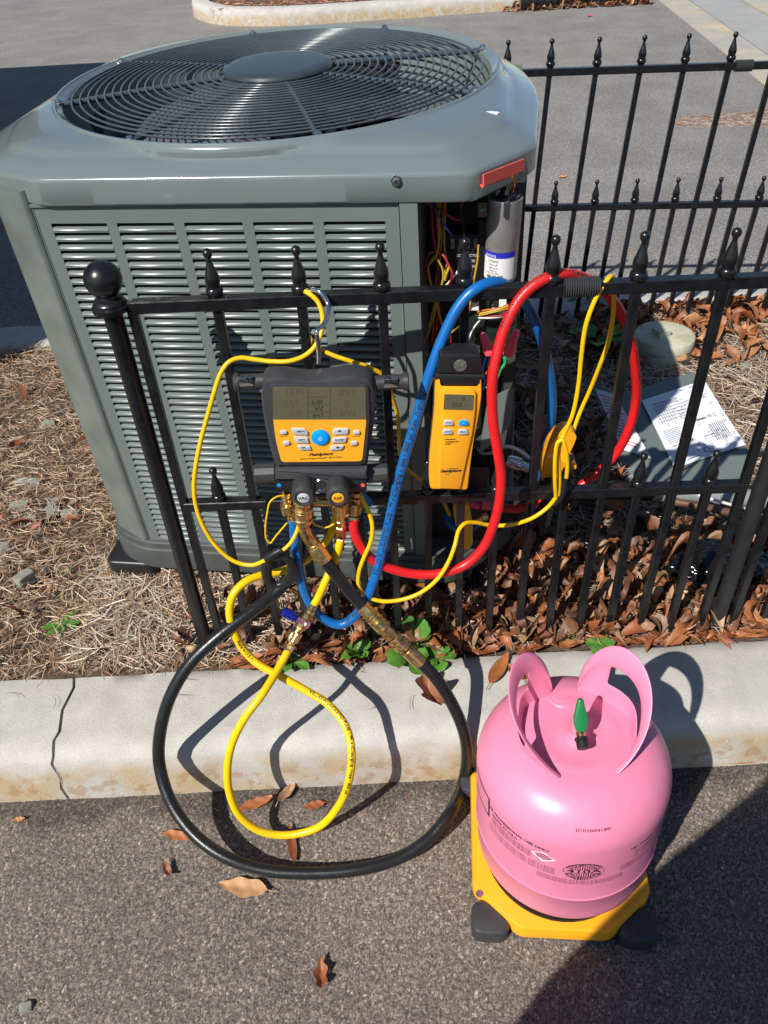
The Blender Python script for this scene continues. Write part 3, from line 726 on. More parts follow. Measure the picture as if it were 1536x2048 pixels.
b.build('lettering', 'whitep', cont, 0)
p = ap(936, 602, .095); q = ap(1030, 700, .095); b = MB(); b.box((p.x, p.y, q.z), (q.x, p.y + .003, p.z)); board = b.build('circuit_board', 'pcb', ac, 20)
for i in range(46):
    x = rnd.uniform(p.x + .003, q.x - .008); z = rnd.uniform(q.z + .003, p.z - .006); w1, h1 = rnd.uniform(.002, .007), rnd.uniform(.0015, .005)
    b = MB(); b.box((x, p.y - rnd.uniform(.001, .004), z), (x + w1, p.y, z + h1)); b.build('board_component', rnd.choice(['black', 'black', 'steel', 'ac_dark', 'whitep' if i < 4 else 'black', 'copper']), board, 0)
b = MB(); pp = ap(1005, 615, .08); b.box((pp.x - .006, pp.y, pp.z - .012), (pp.x + .006, pp.y + .014, pp.z + .012)); b.build('relay', 'whitep', board, 20)
pp = ap(948, 612, .085); b = MB(); b.box((pp.x - .008, pp.y, pp.z - .008), (pp.x + .008, pp.y + .001, pp.z + .008)); b.build('sticker', 'whitep', board, 20)
# red channel hooked over the lid's lower edge
p0 = ap(963, 363, -.010); p1 = ap(1044, 331, .072); d = (p1 - p0).normalized(); b = MB()
up = Vector((0, 0, 1)); nn = d.cross(up).normalized()
if nn.y > 0: nn = -nn
ch = [(.0015, .010), (.0035, .010), (.0045, -.006), (.001, -.009), (-.003, -.006), (-.0015, -.004), (.001, -.0065), (.0025, -.005)]
vs = [p0 + nn * a + up * c for a, c in ch] + [p1 + nn * a + up * c for a, c in ch]; n = len(ch)
b.add(vs, [tuple(range(n))[::-1], tuple(range(n, 2 * n))] + [(i, (i + 1) % n, n + (i + 1) % n, n + i) for i in range(n)]); b.build('red_edge_guard', 'redtape', ac, 0)
p = ap(1030, 352, .095); b = MB(); b.prism(rpoly([(p.x - .026, p.z - .009), (p.x + .016, p.z - .009), (p.x + .016, p.z + .014), (p.x - .026, p.z + .014)], .003), .093, .095, xf=lambda x, y, z: (x, z, y)); b.build('info_label', 'cap_beige', ac, 0)
# wires
def wire(m, pts, r=.0013, name='wire', n=7):
    P = [tuple(ap(u, v, Y)) for u, v, Y in pts]; b = MB(); b.tube(spline(P, n), r, 6); return b.build(name, m, ac, 70)
W = [
 ('wyel', [(884, 385, .07), (878, 430, .07), (880, 500, .065), (862, 520, .05), (853, 545, .045), (862, 575, .04), (872, 600, .04), (862, 650, .04), (850, 680, .045), (848, 700, .05), (856, 712, .05)]),
 ('wyel', [(893, 385, .07), (890, 430, .07), (889, 500, .065), (893, 520, .055), (888, 550, .045), (880, 575, .04), (874, 600, .04), (880, 640, .045)]),
 ('wyel', [(879, 385, .07), (874, 430, .07), (878, 480, .06), (870, 515, .05), (857, 530, .04), (860, 560, .038), (870, 590, .038), (876, 620, .045), (884, 650, .05)]),
 ('wyel', [(858, 530, .035), (870, 516, .034), (884, 535, .034), (886, 560, .034), (876, 590, .036), (866, 620, .04), (858, 655, .04)]),
 ('wyel', [(957, 490, .05), (955, 520, .05), (948, 560, .05), (938, 620, .055), (930, 650, .07)]),
 ('wyel', [(928, 645, .06), (910, 660, .05), (890, 672, .05), (870, 680, .05)]),
 ('worg', [(889, 385, .075), (886, 430, .075), (879, 520, .06), (872, 560, .05), (874, 600, .045), (868, 640, .05), (864, 690, .06)]),
 ('wred', [(848, 395, .05), (862, 412, .05), (864, 450, .05), (869, 490, .055), (874, 520, .055), (877, 560, .045), (874, 600, .045), (860, 650, .05), (852, 690, .06)]),
 ('wred', [(871, 395, .07), (873, 450, .065), (873, 505, .06), (860, 505, .045), (853, 520, .04), (852, 545, .04), (866, 580, .04), (874, 600, .045), (872, 660, .05), (866, 700, .06)]),
 ('wred', [(880, 505, .045), (890, 515, .04), (897, 530, .035), (904, 545, .03), (902, 560, .032), (892, 580, .035), (878, 600, .045), (882, 650, .05)]),
 ('wred', [(830, 390, .06), (850, 403, .06), (866, 418, .055), (880, 420, .045), (905, 436, .05), (920, 440, .06)]),
 ('wred', [(963, 368, .02), (940, 385, .04), (925, 405, .05), (921, 425, .06)]),
 ('wred', [(965, 362, .06), (985, 370, .06), (998, 385, .07)]),
 ('wred', [(897, 660, .05), (902, 680, .05), (898, 700, .05), (895, 716, .05)]),
 ('worg', [(1024, 352, .06), (1030, 365, .065), (1024, 385, .07)]),
 ('wyel', [(1018, 352, .06), (1019, 365, .065), (1016, 382, .07)]),
 ('wblu', [(859, 385, .04), (863, 405, .04), (875, 428, .035), (890, 452, .035), (900, 466, .04), (906, 470, .06)]),
 ('wblk', [(913, 380, .04), (920, 410, .045), (925, 440, .05), (929, 480, .05)]),
 ('wwht', [(887, 576, .035), (900, 562, .035), (914, 545, .04), (921, 525, .05), (928, 505, .06)]),
 ('wwht', [(937, 680, .06), (945, 660, .07), (960, 640, .08), (968, 632, .09)]),
 ('wwht', [(948, 735, .03), (958, 700, .05), (950, 690, .06)]),
 ('wyel', [(955, 628, .075), (975, 624, .07), (1000, 618, .07), (1016, 612, .075)]),
 ('wyel', [(953, 632, .075), (975, 627, .07), (1000, 621, .07), (1016, 616, .075)]),
 ('worg', [(955, 624, .08), (972, 620, .075), (1000, 616, .072), (1016, 609, .08)]),
 ('wred', [(957, 634, .08), (985, 633, .07), (1005, 630, .07), (1014, 624, .075)]),
 ('wwht', [(957, 636, .075), (980, 636, .07), (1000, 634, .07), (1014, 630, .075)]),
 ('wblu', [(972, 712, .03), (966, 740, .03), (970, 760, .035), (966, 780, .04)]),
 ('wblk', [(979, 712, .03), (975, 740, .03), (979, 770, .035)]),
 ('worg', [(985, 720, .03), (978, 735, .03), (972, 748, .032)]),
 ('wred', [(975, 745, .03), (985, 725, .03), (998, 700, .03), (1005, 680, .032)]),
 ('wgrn', [(1010, 715, .03), (1012, 725, .03), (1004, 735, .03), (996, 755, .032), (985, 770, .035), (972, 775, .04)]),
 ('wblk', [(845, 470, .08), (850, 520, .085), (845, 600, .085), (850, 700, .085), (870, 800, .08)]),
 ('wblk', [(872, 400, .09), (900, 440, .09), (880, 500, .09), (900, 560, .085)]),
 ('worg', [(870, 705, .05), (862, 730, .05), (852, 770, .05), (848, 810, .05), (860, 840, .05)]),
 ('wyel', [(866, 705, .055), (856, 740, .05), (848, 790, .05), (854, 835, .05)]),
]
for m, pts in W: wire(m, pts, .0021 if m in ('wred', 'wblk') and len(pts) > 5 else .0017)
wire('wgrn', [(1008, 714, .029), (1012, 722, .028), (1004, 736, .029)], .003)
b_ = wire('wyel', [(898, 535, .03), (893, 548, .03), (890, 560, .032)], .0024)
# the two wing connectors
for (u0, v0), (u1, v1) in (((966, 670), (980, 705)), ((1033, 662), (1016, 708))):
    a = ap(u0, v0, .02); c = ap(u1, v1, .024); d = (c - a).normalized(); sd_ = d.cross(Vector((0, 1, 0))).normalized(); b = MB()
    L2 = (c - a).length; b.lathe([(-.002, .0045), (0, .0060), (L2 * .5, .0078), (L2 * .75, .0100), (L2, .0100)], a, c, 9)
    for sg in (-1, 1):
        q = a + d * L2 * .72; b.add([tuple(q + sd_ * sg * .006 + Vector((0, e, 0))) for e in (-.002, .002)] + [tuple(q + sd_ * sg * .012 + d * .004 + Vector((0, e, 0))) for e in (-.002, .002)] + [tuple(q + sd_ * sg * .007 + d * .012 + Vector((0, e, 0))) for e in (-.002, .002)], [(0, 2, 4), (5, 3, 1), (0, 1, 3, 2), (2, 3, 5, 4), (4, 5, 1, 0)])
    b.build('wire_connector', 'nut', ac, 30)

# ================================================================ MANIFOLD GAUGE (hangs on the fence's top rail)
YG = .925
def zg(zx, zy, y=YG): return at(480 + zx / 4.097, 560 + zy / 4.096, y)     # enlarged-crop pixel -> point on the plane y
gp = zg(650, 1180); gauge = empty('manifold_gauge', tuple(gp), 'charcoal and amber digital refrigerant manifold gauge hanging on the top rail by its chrome hook', 'gauge')
def zxf(x, y, z): return (x, z, y)       # prism mapper: (X,Z) outline, extruded in Y
def gpoly(pts, y=YG, r=0, n=5):
    P = [zg(a, b_, y) for a, b_ in pts]; P = [(p[0], p[2]) for p in P]; return rpoly(P, r, n) if r else P
out_ = [(196, 812), (330, 790), (540, 828), (720, 812), (930, 776), (1074, 806), (1108, 900), (1116, 1000), (1102, 1190), (1066, 1390), (1043, 1550), (288, 1558), (228, 1340), (182, 1110), (168, 940), (178, 860)]
b = MB(); po = gpoly(out_, YG, [.010, .02, .05, .05, .02, .012, .03, .05, .06, .06, .006, .006, .06, .06, .05, .02], 5)
b.prism(po, YG + .030, YG + .0, xf=zxf, bev=.009)
inn = gpoly([(268, 872), (1028, 876), (1040, 1140), (1003, 1490), (338, 1496), (268, 1140)], YG, [.004, .004, .03, .006, .006, .03])
body = put(b, 'housing', 'housing', gauge, 35)
b = MB(); b.prism(inset(inn, -.0045), YG + .002, YG - .0022, xf=zxf, bev=.0015); put(b, 'bezel_rim', 'housing', gauge, 35)
yf = YG - .0024
sc_ = gpoly([(268, 875), (1028, 878), (1034, 1142), (272, 1142)], yf, [.003, .003, 0, 0]); b = MB(); b.prism(sc_, yf + .003, yf - .0004, xf=zxf); scr = put(b, 'screen', 'lcd', gauge, 0)
pa = gpoly([(273, 1144), (1034, 1144), (1030, 1200), (1000, 1482), (340, 1490), (290, 1300)], yf, [0, 0, 0, .006, .006, .02]); b = MB(); b.prism(pa, yf + .003, yf - .0006, xf=zxf); pan = put(b, 'front_panel', 'orange', gauge, 0)
ys = yf - .0007
def gfn(zx, zy, y=ys):
    o = zg(zx, zy, y); s_ = (zg(zx + 100, zy, y)[0] - o[0]) / 100
    rx = zg(zx + 100, zy, y) - o; rx = rx / np.linalg.norm(rx)
    dz = zg(zx, zy + 100, y) - o; uz = -dz / np.linalg.norm(dz)
    ux = np.array([1, 0, rx[2] / rx[0]])
    return (lambda X, Y: (o[0] + X, y, o[2] + Y)), s_
def glcd(mb, s_, zx, zy, w, h, slant=.08):
    f_, k = gfn(zx, zy, ys + .0001); seg_digits(mb, s_, 0, 0, w * k, h * k, f_, slant)
b = MB(); glcd(b, '73.74', 365, 950, 30, 66); glcd(b, '55.3', 365, 1040, 30, 60); glcd(b, '16.9', 385, 1118, 30, 52); glcd(b, '185.7', 775, 955, 32, 66); glcd(b, '0', 860, 1040, 34, 62); glcd(b, '64.9', 825, 1118, 32, 52)
put(b, 'display_digits', 'lcdfaint', gauge, 0)
b = MB(); glcd(b, '63.8', 592, 1018, 22, 40); glcd(b, '72.2', 600, 1072, 22, 44); glcd(b, '64.7', 598, 1130, 22, 42)
def gline(mb, x0, y0, x1, y1, t=2.2):
    for q in ([(x0, y0), (x1, y0), (x1, y0 + t), (x0, y0 + t)] if y0 == y1 else [(x0, y0), (x0 + t, y0), (x0 + t, y1), (x0, y1)],): mb.quad(*[tuple(zg(a, c, ys + .0001)) for a, c in q])
for L_ in ((556, 880, 556, 1136), (738, 880, 738, 1136), (556, 958, 738, 958), (556, 1022, 738, 1022), (556, 1078, 738, 1078)): gline(b, *L_)
put(b, 'display_digits', 'lcdink', gauge, 0)
def gtext(mb, s_, zx, zy, h, bold=0, shear=0, sx=1, y=ys - .0001):
    f_, k = gfn(zx, zy, y); text_on(mb, s_, h * k, f_, bold, shear, sx)
b = MB(); gtext(b, 'LOW', 305, 838, 24, .01, y=YG - .0002); gtext(b, 'HIGH', 985, 832, 24, .01, y=YG - .0002); put(b, 'embossed_lettering', mat('embossed_rubber', (.07, .07, .075), .5), gauge, 0)
b = MB(); gtext(b, 'Fieldpiece', 660, 1428, 42, .035, .35, 1.16); gtext(b, 'SMAN\u00ae Refrigerant Manifold + Micron Gauge', 662, 1459, 15.5, .03, 0, 1.18)
for s_, x, y in (('BACKLIGHT', 357, 1268), ('ON / OFF', 357, 1280), ('MIN', 380, 1352), ('MAX', 380, 1365), ('HOLD', 955, 1268), ('TIGHTNESS', 955, 1281), ('ZERO', 935, 1352), ('PRESSURE', 935, 1365), ('LOG', 893, 1299)): gtext(b, s_, x, y, 11, .02, 0, 1.1)
put(b, 'lettering', 'ink', gauge, 0)
def button(pts, m='button', r=.0015, txt=None, tri=0, lab=None):
    b = MB(); P = gpoly(pts, ys, r); b.prism(P, ys + .001, ys - .0028, xf=zxf, bev=.0009); put(b, 'button', m, gauge, 35, lab)
    cx_ = sum(p[0] for p in pts) / len(pts); cy_ = sum(p[1] for p in pts) / len(pts) + 8; b = MB()
    if txt: gtext(b, txt, cx_, cy_ - 4, 21, .03, 0, 1.15, ys - .003)
    if tri: b.add([tuple(zg(cx_ + dx, cy_ - 6 + dy * tri, ys - .003)) for dx, dy in ((-20, 8), (20, 8), (0, -9))], [(0, 1, 2)])
    if b.v: put(b, 'button_symbol', 'ink', gauge, 0)
button([(420, 1208), (530, 1214), (556, 1238), (557, 1270), (435, 1258)], txt='MENU')
button([(438, 1280), (556, 1285), (567, 1332), (456, 1328)], txt='VIEW')
button([(468, 1350), (572, 1352), (586, 1390), (490, 1386), (478, 1370)], txt='AIR')
button([(760, 1228), (782, 1212), (890, 1212), (884, 1258), (762, 1262)], tri=1)
button([(760, 1290), (876, 1282), (866, 1326), (752, 1330)], txt='ENTER')
button([(748, 1352), (853, 1350), (842, 1376), (820, 1388), (734, 1390)], tri=-1)
for zx, zy in ((357, 1244), (380, 1331), (955, 1244), (935, 1331)):
    button([(zx - 28, zy - 14), (zx + 28, zy - 14), (zx + 28, zy + 14), (zx - 28, zy + 14)], r=.004)
o = zg(660, 1289, ys); b = MB(); b.lathe([(0, .0132), (.0012, .0130), (.0012, .0115), (.003, .0112), (.0036, .0095)], o, (o[0], -9, o[2]), 28); put(b, 'power_button', 'bluebtn', gauge, 40, 'round sky blue power button')
b = MB(); o2 = np.array([o[0], ys - .0038, o[2]])
for i in range(16):
    a0 = -PI * .35 + i * PI * 1.7 / 16 - PI * 1.0; a1 = a0 + PI * 1.7 / 16
    b.quad(*[(o2[0] + r * math.sin(a), o2[1], o2[2] - r * math.cos(a) ) for a, r in ((a0, .0022), (a1, .0022), (a1, .0028), (a0, .0028))])
b.quad(*[(o2[0] + x, o2[1], o2[2] + z) for x, z in ((-.0003, 0), (.0003, 0), (.0003, .003), (-.0003, .003))]); put(b, 'button_symbol', 'whitep', gauge, 0)
# side bars
def gx(zx, zy, y): return Vector(zg(zx, zy, y))
for y0, (xa, xb), r in ((828, (-28, 260), .0103), (838, (1060, 1362), .0103)):
    b = MB(); a = gx(xa, y0, YG + .022); c = gx(xb, y0 + (0), YG + .022); a.z = c.z = (a.z + c.z) / 2
    b.cyl(a, c, r, n=24); e = a if xa < 0 else c; d = Vector((-1 if xa < 0 else 1, 0, 0)); b.lathe([(-.004, r + .0022), (.002, r + .0028), (.0035, r + .001)], e, e + d, 24); put(b, 'cross_bar', 'housing', gauge, 40)
    mx = gx(48 if xa < 0 else 1236, y0 + 6, YG + .022 - r - .0005); b = MB(); b.prism(rpoly([(mx.x - .0098, mx.z - .0068), (mx.x + .0098, mx.z - .0068), (mx.x + .0098, mx.z + .0068), (mx.x - .0098, mx.z + .0068)], .001), mx.y + .004, mx.y - .0008, xf=zxf, bev=.0005); put(b, 'metal_plate', 'chrome', gauge, 30)
for (xa, xb) in ((118, 300), (1035, 1215)):
    b = MB(); a = gx(xa, 1580, YG + .018); c = gx(xb, 1580, YG + .018); a.z = c.z = (a.z + c.z) / 2; b.lathe([(0, .013), (.002, .0150), ((c - a).length - .002, .0150), ((c - a).length, .013)], a, c, 10); put(b, 'end_grip', 'housing', gauge, 20)
# manifold block
b = MB(); P = gpoly([(288, 1556), (1043, 1550), (1041, 1636), (289, 1640)], YG - .006, .001); b.prism(P, YG + .05, YG - .006, xf=zxf, bev=.002); put(b, 'manifold_cover', mat('cast_grey_plastic', (.04, .042, .046), .5, var=.3, vscale=300, bump=.5, bscale=500, bdist=.0006), gauge, 30)
b = MB(); P = gpoly([(292, 1632), (1040, 1630), (1038, 1738), (296, 1740)], YG - .001, .001); b.prism(P, YG + .045, YG - .001, xf=zxf, bev=.0015); put(b, 'manifold_block', 'black', gauge, 30)
for zx, m, lb in ((321, 'bluebtn', 'blue port dot'), (1007, 'redtape', 'red port dot')):
    o = zg(zx, 1680, YG - .001); b = MB(); b.lathe([(0, .0031), (.0008, .0031), (.001, .0022)], o, (o[0], -9, o[2]), 14); put(b, 'port_dot', m, gauge, 30, lb)
o = zg(668, 1682, YG - .003); b = MB(); b.lathe([(-.003, .0135), (.002, .0135), (.0035, .012), (.0035, .0095), (.0012, .009)], o, (o[0], -9, o[2]), 28, cap=True); sg = put(b, 'sight_glass', 'chrome', gauge, 40)
for zx, m, s_ in ((524, 'button', 'VAC'), (801, 'orange', 'REF')):
    o = Vector(zg(zx + 4, 1655, YG - .001)); b = MB(); n = 40; prof = [(0, .0150), (.004, .0172), (.030, .0178), (.034, .0172), (.0375, .0150), (.0385, .0118), (.0372, .0112)]
    vs = []; 
    for t, r in prof:
        for i in range(n):
            q = 2 * PI * i / n; rr = r * (1 - (.055 if (i % 5 == 0) and .002 < t < .033 else 0)); vs.append((o.x + rr * math.cos(q), o.y - t, o.z + rr * math.sin(q)))
    b.add(vs, [(k * n + i, k * n + (i + 1) % n, (k + 1) * n + (i + 1) % n, (k + 1) * n + i) for k in range(len(prof) - 1) for i in range(n)] + [tuple(range((len(prof) - 1) * n, len(prof) * n))])
    kn = put(b, 'knob', 'housing', gauge, 30)
    c = Vector((o.x, o.y - .0373, o.z)); b = MB(); b.lathe([(0, .0088), (.0006, .0088), (.0010, .0081)], c, c - Vector((0, 1, 0)), 28); put(b, 'knob_disc', m, gauge, 30, 'grey VAC disc' if s_ == 'VAC' else 'amber REF disc')
    b = MB(); text_on(b, s_, .0072, lambda x, y: (c.x + x, c.y - .0012, c.z + y), .03, 0, 1.1); put(b, 'lettering', 'ink', gauge, 0)
# chrome hook
def atl(L): return [tuple(at(u, v, y)) for u, v, y in L]
hk = spline(atl([(637, 726, .962), (637, 690, .962), (634, 662, .965), (646, 650, .975), (656, 630, .985), (655, 605, .998), (640, 584, 1.004), (618, 578, 1.016), (606, 582, 1.032), (606, 600, 1.05), (612, 625, 1.055)]), 8)
b = MB(); b.tube(hk, .0032, 12); put(b, 'hook', 'chrome', gauge, 80)

# brass fittings of the manifold ports
def fit(mb, a, b_, segs, n=20):
    """segs: (length fraction, radius) steps with small bevels"""
    a = Vector(a); b_ = Vector(b_); L = (b_ - a).length; prof = []; t = 0
    for k, (fr, r) in enumerate(segs):
        l = fr * L; prof += [(t + .0004, r - .0008), (t + .001, r), (t + l - .001, r), (t + l - .0004, r - .0008)]; t += l
    mb.lathe(prof, a, b_, n)
def knurl(mb, a, b_, r, n=26):
    a = Vector(a); b_ = Vector(b_); d = (b_ - a); L = d.length; d.normalize(); u = d.orthogonal().normalized(); v = d.cross(u); m = 9; vs = []; fs = []
    for k in range(m + 1):
        for i in range(n):
            q = 2 * PI * (i + (k % 2) * .5) / n; rr = r * (.93 if k in (0, m) else 1) + (.0006 if (k + i) % 2 else -.0004); vs.append(a + d * (L * k / m) + (u * math.cos(q) + v * math.sin(q)) * rr)
    for k in range(m):
        for i in range(n):
            j = (i + 1) % n
            if k % 2: fs += [(k * n + i, k * n + j, (k + 1) * n + j), (k * n + i, (k + 1) * n + j, (k + 1) * n + i)]
            else: fs += [(k * n + i, k * n + j, (k + 1) * n + i), (k * n + j, (k + 1) * n + j, (k + 1) * n + i)]
    mb.add(vs, fs + [tuple(range(n))[::-1], tuple(range(m * n, m * n + n))])
YP = YG + .018
for (u, v0, v1, r) in ((574, 982, 1008, .0088), (713, 982, 1006, .0088), (603, 995, 1010, .0115), (676, 990, 1004, .0085)):
    b = MB(); fit(b, at(u, v0, YP if r < .0086 or u in (574, 713) else YP - .01), at(u + 1, v1, YP if u in (574, 713) else YP - .01), [(.4, r * .85), (.25, r * 1.1), (.35, r * .9)], 18); put(b, 'port_nipple', 'brass', gauge, 40)
b = MB(); a = Vector(at(590, 1003, YP + .006)); c = Vector(at(690, 1003, YP + .006)); b.cyl(a, c, .0075, n=12); put(b, 'cross_pipe', 'brass', gauge, 40)

# ================================================================ HOSES
def hose(name, m, L, r, label, cat='hose', n=12, group=None):
    P = spline(atl(L), n); root = empty(name, tuple(P[0]), label, cat, group)
    b = MB(); b.tube(P, r, 16); put(b, 'hose_body' if cat == 'hose' else 'cable_body', m, root, 80); return root, P
def hose_text(P, r, s_, s0, size, roll, parent, m='ink', rev=1, sx=1.15, bold=.03):
    P = [Vector(p) for p in P]; D = [0]
    for i in range(1, len(P)): D.append(D[-1] + (P[i] - P[i - 1]).length)
    camp = Vector(CP)
    def f_(x, y):
        s1 = s0 + rev * x; i = min(max(np.searchsorted(D, s1) - 1, 0), len(P) - 2); t = (s1 - D[i]) / (D[i + 1] - D[i]); p = P[i].lerp(P[i + 1], t); T = (P[i + 1] - P[i]).normalized()
        w_ = (camp0 - p); w_ = (w_ - T * w_.dot(T)).normalized(); v = w_.cross(T) * rev
        q = roll + y / r; return p + (w_ * math.cos(q) + v * math.sin(q)) * (r + .0002)
    camp0 = Vector((0, 0, 1.2)); b = MB(); text_on(b, s_, size, f_, bold, 0, sx); put(b, 'lettering', m, parent, 0)

BL = [(587, 1040, .93), (590, 1080, .925), (598, 1140, .915), (614, 1195, .91), (640, 1232, .905), (682, 1249, .90), (722, 1218, .905), (748, 1160, .915), (772, 1070, .93), (797, 960, .945), (826, 860, .96), (855, 760, .975), (886, 675, .99), (918, 612, 1.0), (950, 579, 1.006), (985, 565, 1.018), (1020, 575, 1.04), (1052, 608, 1.06), (1078, 662, 1.07), (1096, 730, 1.08), (1104, 800, 1.09), (1100, 860, 1.10), (1088, 915, 1.11), (1070, 960, 1.12), (1055, 985, 1.14)]
blue, PBl = hose('blue_hose', 'blue', BL, .0077, 'blue rubber charging hose printed YELLOW JACKET, looped from the gauge over the fence rail')
hose_text(PBl, .0077, 'YELLOW JACKET\u00ae PLUS II\u2122 \u2022 Charging Hose \u2022 800 psi Max Working', .52, .0095, .15, blue, rev=1)
hose_text(PBl, .0077, '1/4" 60" 4000 psi', .265, .0085, .25, blue, rev=1)
hose_text(PBl, .0077, 'YELLOW JACKET\u00ae PLUS II\u2122', .98, .0095, .5, blue, rev=1)
RD = [(707, 1038, .935), (708, 1060, .93), (720, 1090, .925), (748, 1122, .925), (790, 1140, .925), (840, 1149, .925), (885, 1146, .925), (930, 1130, .93), (965, 1097, .935), (987, 1050, .94), (999, 1000, .945), (1002, 950, .95), (995, 900, .955), (987, 850, .96), (984, 800, .965), (986, 750, .97), (996, 700, .98), (1014, 645, .99), (1042, 595, 1.0), (1076, 565, 1.006), (1112, 550, 1.012), (1150, 551, 1.03), (1195, 570, 1.055), (1235, 615, 1.07), (1260, 675, 1.08), (1271, 740, 1.09), (1272, 800, 1.10), (1258, 858, 1.10), (1230, 910, 1.10), (1190, 950, 1.095), (1145, 980, 1.09), (1090, 1002, 1.10), (1030, 1018, 1.12), (985, 1012, 1.14)]
redh, PRd = hose('red_hose', 'red', RD, .0077, 'red rubber charging hose looped from the gauge over the fence rail and back down')
hose_text(PRd, .0077, 'YELLOW JACKET\u00ae PLUS II\u2122 \u2022 Charging', .74, .008, .55, redh, rev=1)
hose_text(PRd, .0077, 'YELLOW JACKET\u00ae PLUS II\u2122', 1.02, .008, .75, redh, rev=1)
Y1 = [(683, 1068, .935), (679, 1090, .93), (672, 1115, .925), (661, 1140, .915), (650, 1165, .905), (638, 1192, .90), (628, 1210, .897)]
Y2 = [(576, 1302, .86), (555, 1340, .83), (525, 1388, .79), (490, 1435, .765), (465, 1485, .75), (455, 1535, .735), (459, 1585, .72), (480, 1632, .705), (520, 1662, .695), (575, 1670, .692), (635, 1655, .695), (675, 1615, .70), (698, 1560, .71), (703, 1500, .735), (690, 1450, .77), (655, 1408, .80), (610, 1380, .82), (560, 1352, .835), (515, 1327, .85), (485, 1297, .865), (466, 1258, .875), (459, 1220, .885), (468, 1187, .895), (492, 1163, .91), (525, 1150, .925), (560, 1143, .935), (600, 1128, .945), (630, 1105, .95), (655, 1078, .95), (668, 1050, .95), (676, 1015, .95)]
ye, PY1 = hose('yellow_hose', 'yellow', Y1, .0064, 'yellow charging hose with blue-handled brass ball valve, curled in a loop over the kerb')
P2 = spline(atl(Y2), 12); b = MB(); b.tube(P2, .0066, 16); put(b, 'hose_body', 'yellow', ye, 80)
hose_text(P2, .0066, 'YELLOW JACKET\u00ae PLUS II\u2122 \u2022 Charging Hose \u2022 800 psi', .70, .0075, .2, ye, rev=-1)
hose_text(P2, .0066, 'Made in U.S.A.', .93, .007, .0, ye, rev=-1)
# ball valve on it
def A(u, v, y): return Vector(at(u, v, y))
b = MB(); fit(b, A(630, 1207, .897), A(618, 1228, .893), [(.5, .0062), (.5, .0075)]); fit(b, A(618, 1226, .893), A(600, 1256, .883), [(.3, .0098), (.45, .0112), (.25, .0098)], 8); fit(b, A(601, 1254, .883), A(592, 1268, .877), [(1, .0068)]); knurl(b, A(594, 1264, .878), A(584, 1282, .87), .0098); fit(b, A(585, 1281, .87), A(574, 1303, .86), [(.3, .0062), (.7, .0078)], 6); va = put(b, 'ball_valve', 'brass', ye, 35)
b = MB(); hp = spline(atl([(612, 1247, .868), (600, 1240, .866), (588, 1234, .866), (575, 1227, .867), (566, 1222, .868)]), 5); b.tube(hp, [.0070] * 3 + [.0072] * 3 + [.0078] * 14 + [.006], 10)
b = MB(); b.tube(hp[8:], [.0066 + .002 * math.sin(i / (len(hp) - 8) * PI) for i in range(len(hp) - 8)], 12); put(b, 'valve_handle', 'bluehandle', ye, 60)
b = MB(); q0, q1 = A(618, 1252, .868), A(586, 1233, .866); d = (q1 - q0).normalized(); s_ = d.cross(Vector((.3, -.8, .5)).normalized()).normalized(); nrm = s_.cross(d); 
vs = [q0 - s_ * .005, q1 - s_ * .0035, q1 + s_ * .0035, q0 + s_ * .005]; b.add(vs + [v + nrm * .0015 for v in vs], [(0, 1, 2, 3), (7, 6, 5, 4), (0, 4, 5, 1), (1, 5, 6, 2), (2, 6, 7, 3), (3, 7, 4, 0)]); put(b, 'handle_plate', 'steel', ye, 0)
b = MB(); q = q0.lerp(q1, .2); b.lathe([(0, .004), (.003, .004), (.004, .003)], q, q + nrm * (1 if nrm.y < 0 else -1), 6); put(b, 'handle_nut', 'steel', ye, 20)

BH = [(648, 1118, .905), (672, 1150, .90), (700, 1185, .895), (728, 1215, .888)]
BH2 = [(838, 1322, .845), (868, 1352, .835), (900, 1400, .82), (925, 1455, .80), (934, 1510, .79), (925, 1570, .775), (900, 1625, .70), (860, 1675, .665), (800, 1715, .640), (720, 1738, .626), (620, 1746, .625), (520, 1738, .634), (440, 1708, .655), (380, 1660, .69), (340, 1600, .73), (319, 1530, .77), (321, 1460, .79), (342, 1390, .815), (382, 1325, .84), (440, 1270, .865), (505, 1222, .895), (555, 1182, .925), (590, 1140, .945), (608, 1095, .95), (612, 1050, .95)]
bh, _p = hose('black_hose', 'blackhose', BH, .0102, 'thick black vacuum hose with brass couplings hanging in a wide loop down to the asphalt')
P3 = spline(atl(BH2), 12); b = MB(); b.tube(P3, .0104, 20); put(b, 'hose_body', 'blackhose', bh, 80)
b = MB(); fit(b, A(605, 1002, .915), A(607, 1044, .915), [(.25, .0125), (.12, .0155), (.33, .0148), (.10, .0165), (.2, .0135)], 22); eb = spline(atl([(607, 1040, .915), (609, 1058, .914), (617, 1076, .912), (629, 1092, .91)]), 6); b.tube(eb, [.0095] * len(eb), 16); fit(b, A(625, 1087, .911), A(630, 1094, .91), [(1, .0118)]); put(b, 'elbow_coupling', 'brass', bh, 40)
b = MB(); fit(b, A(628, 1092, .91), A(650, 1122, .904), [(1, .0128)], 8); put(b, 'hose_ferrule', 'brass', bh, 25)
segs = [((724, 1211, .889), (744, 1233, .880), [(.85, .0120), (.15, .0135)], 8), ((744, 1233, .880), (768, 1256, .871), [(.3, .0128), (.08, .0145), (.5, .0132), (.12, .0145)], 22), ((768, 1256, .871), (786, 1274, .864), [(.7, .0120), (.3, .0105)], 6), ((786, 1274, .864), (812, 1298, .855), [(.12, .0135), (.25, .0115), (.4, .0138), (.23, .0115)], 22), ((812, 1298, .855), (842, 1327, .844), [(.08, .0135), (.92, .0125)], 22)]
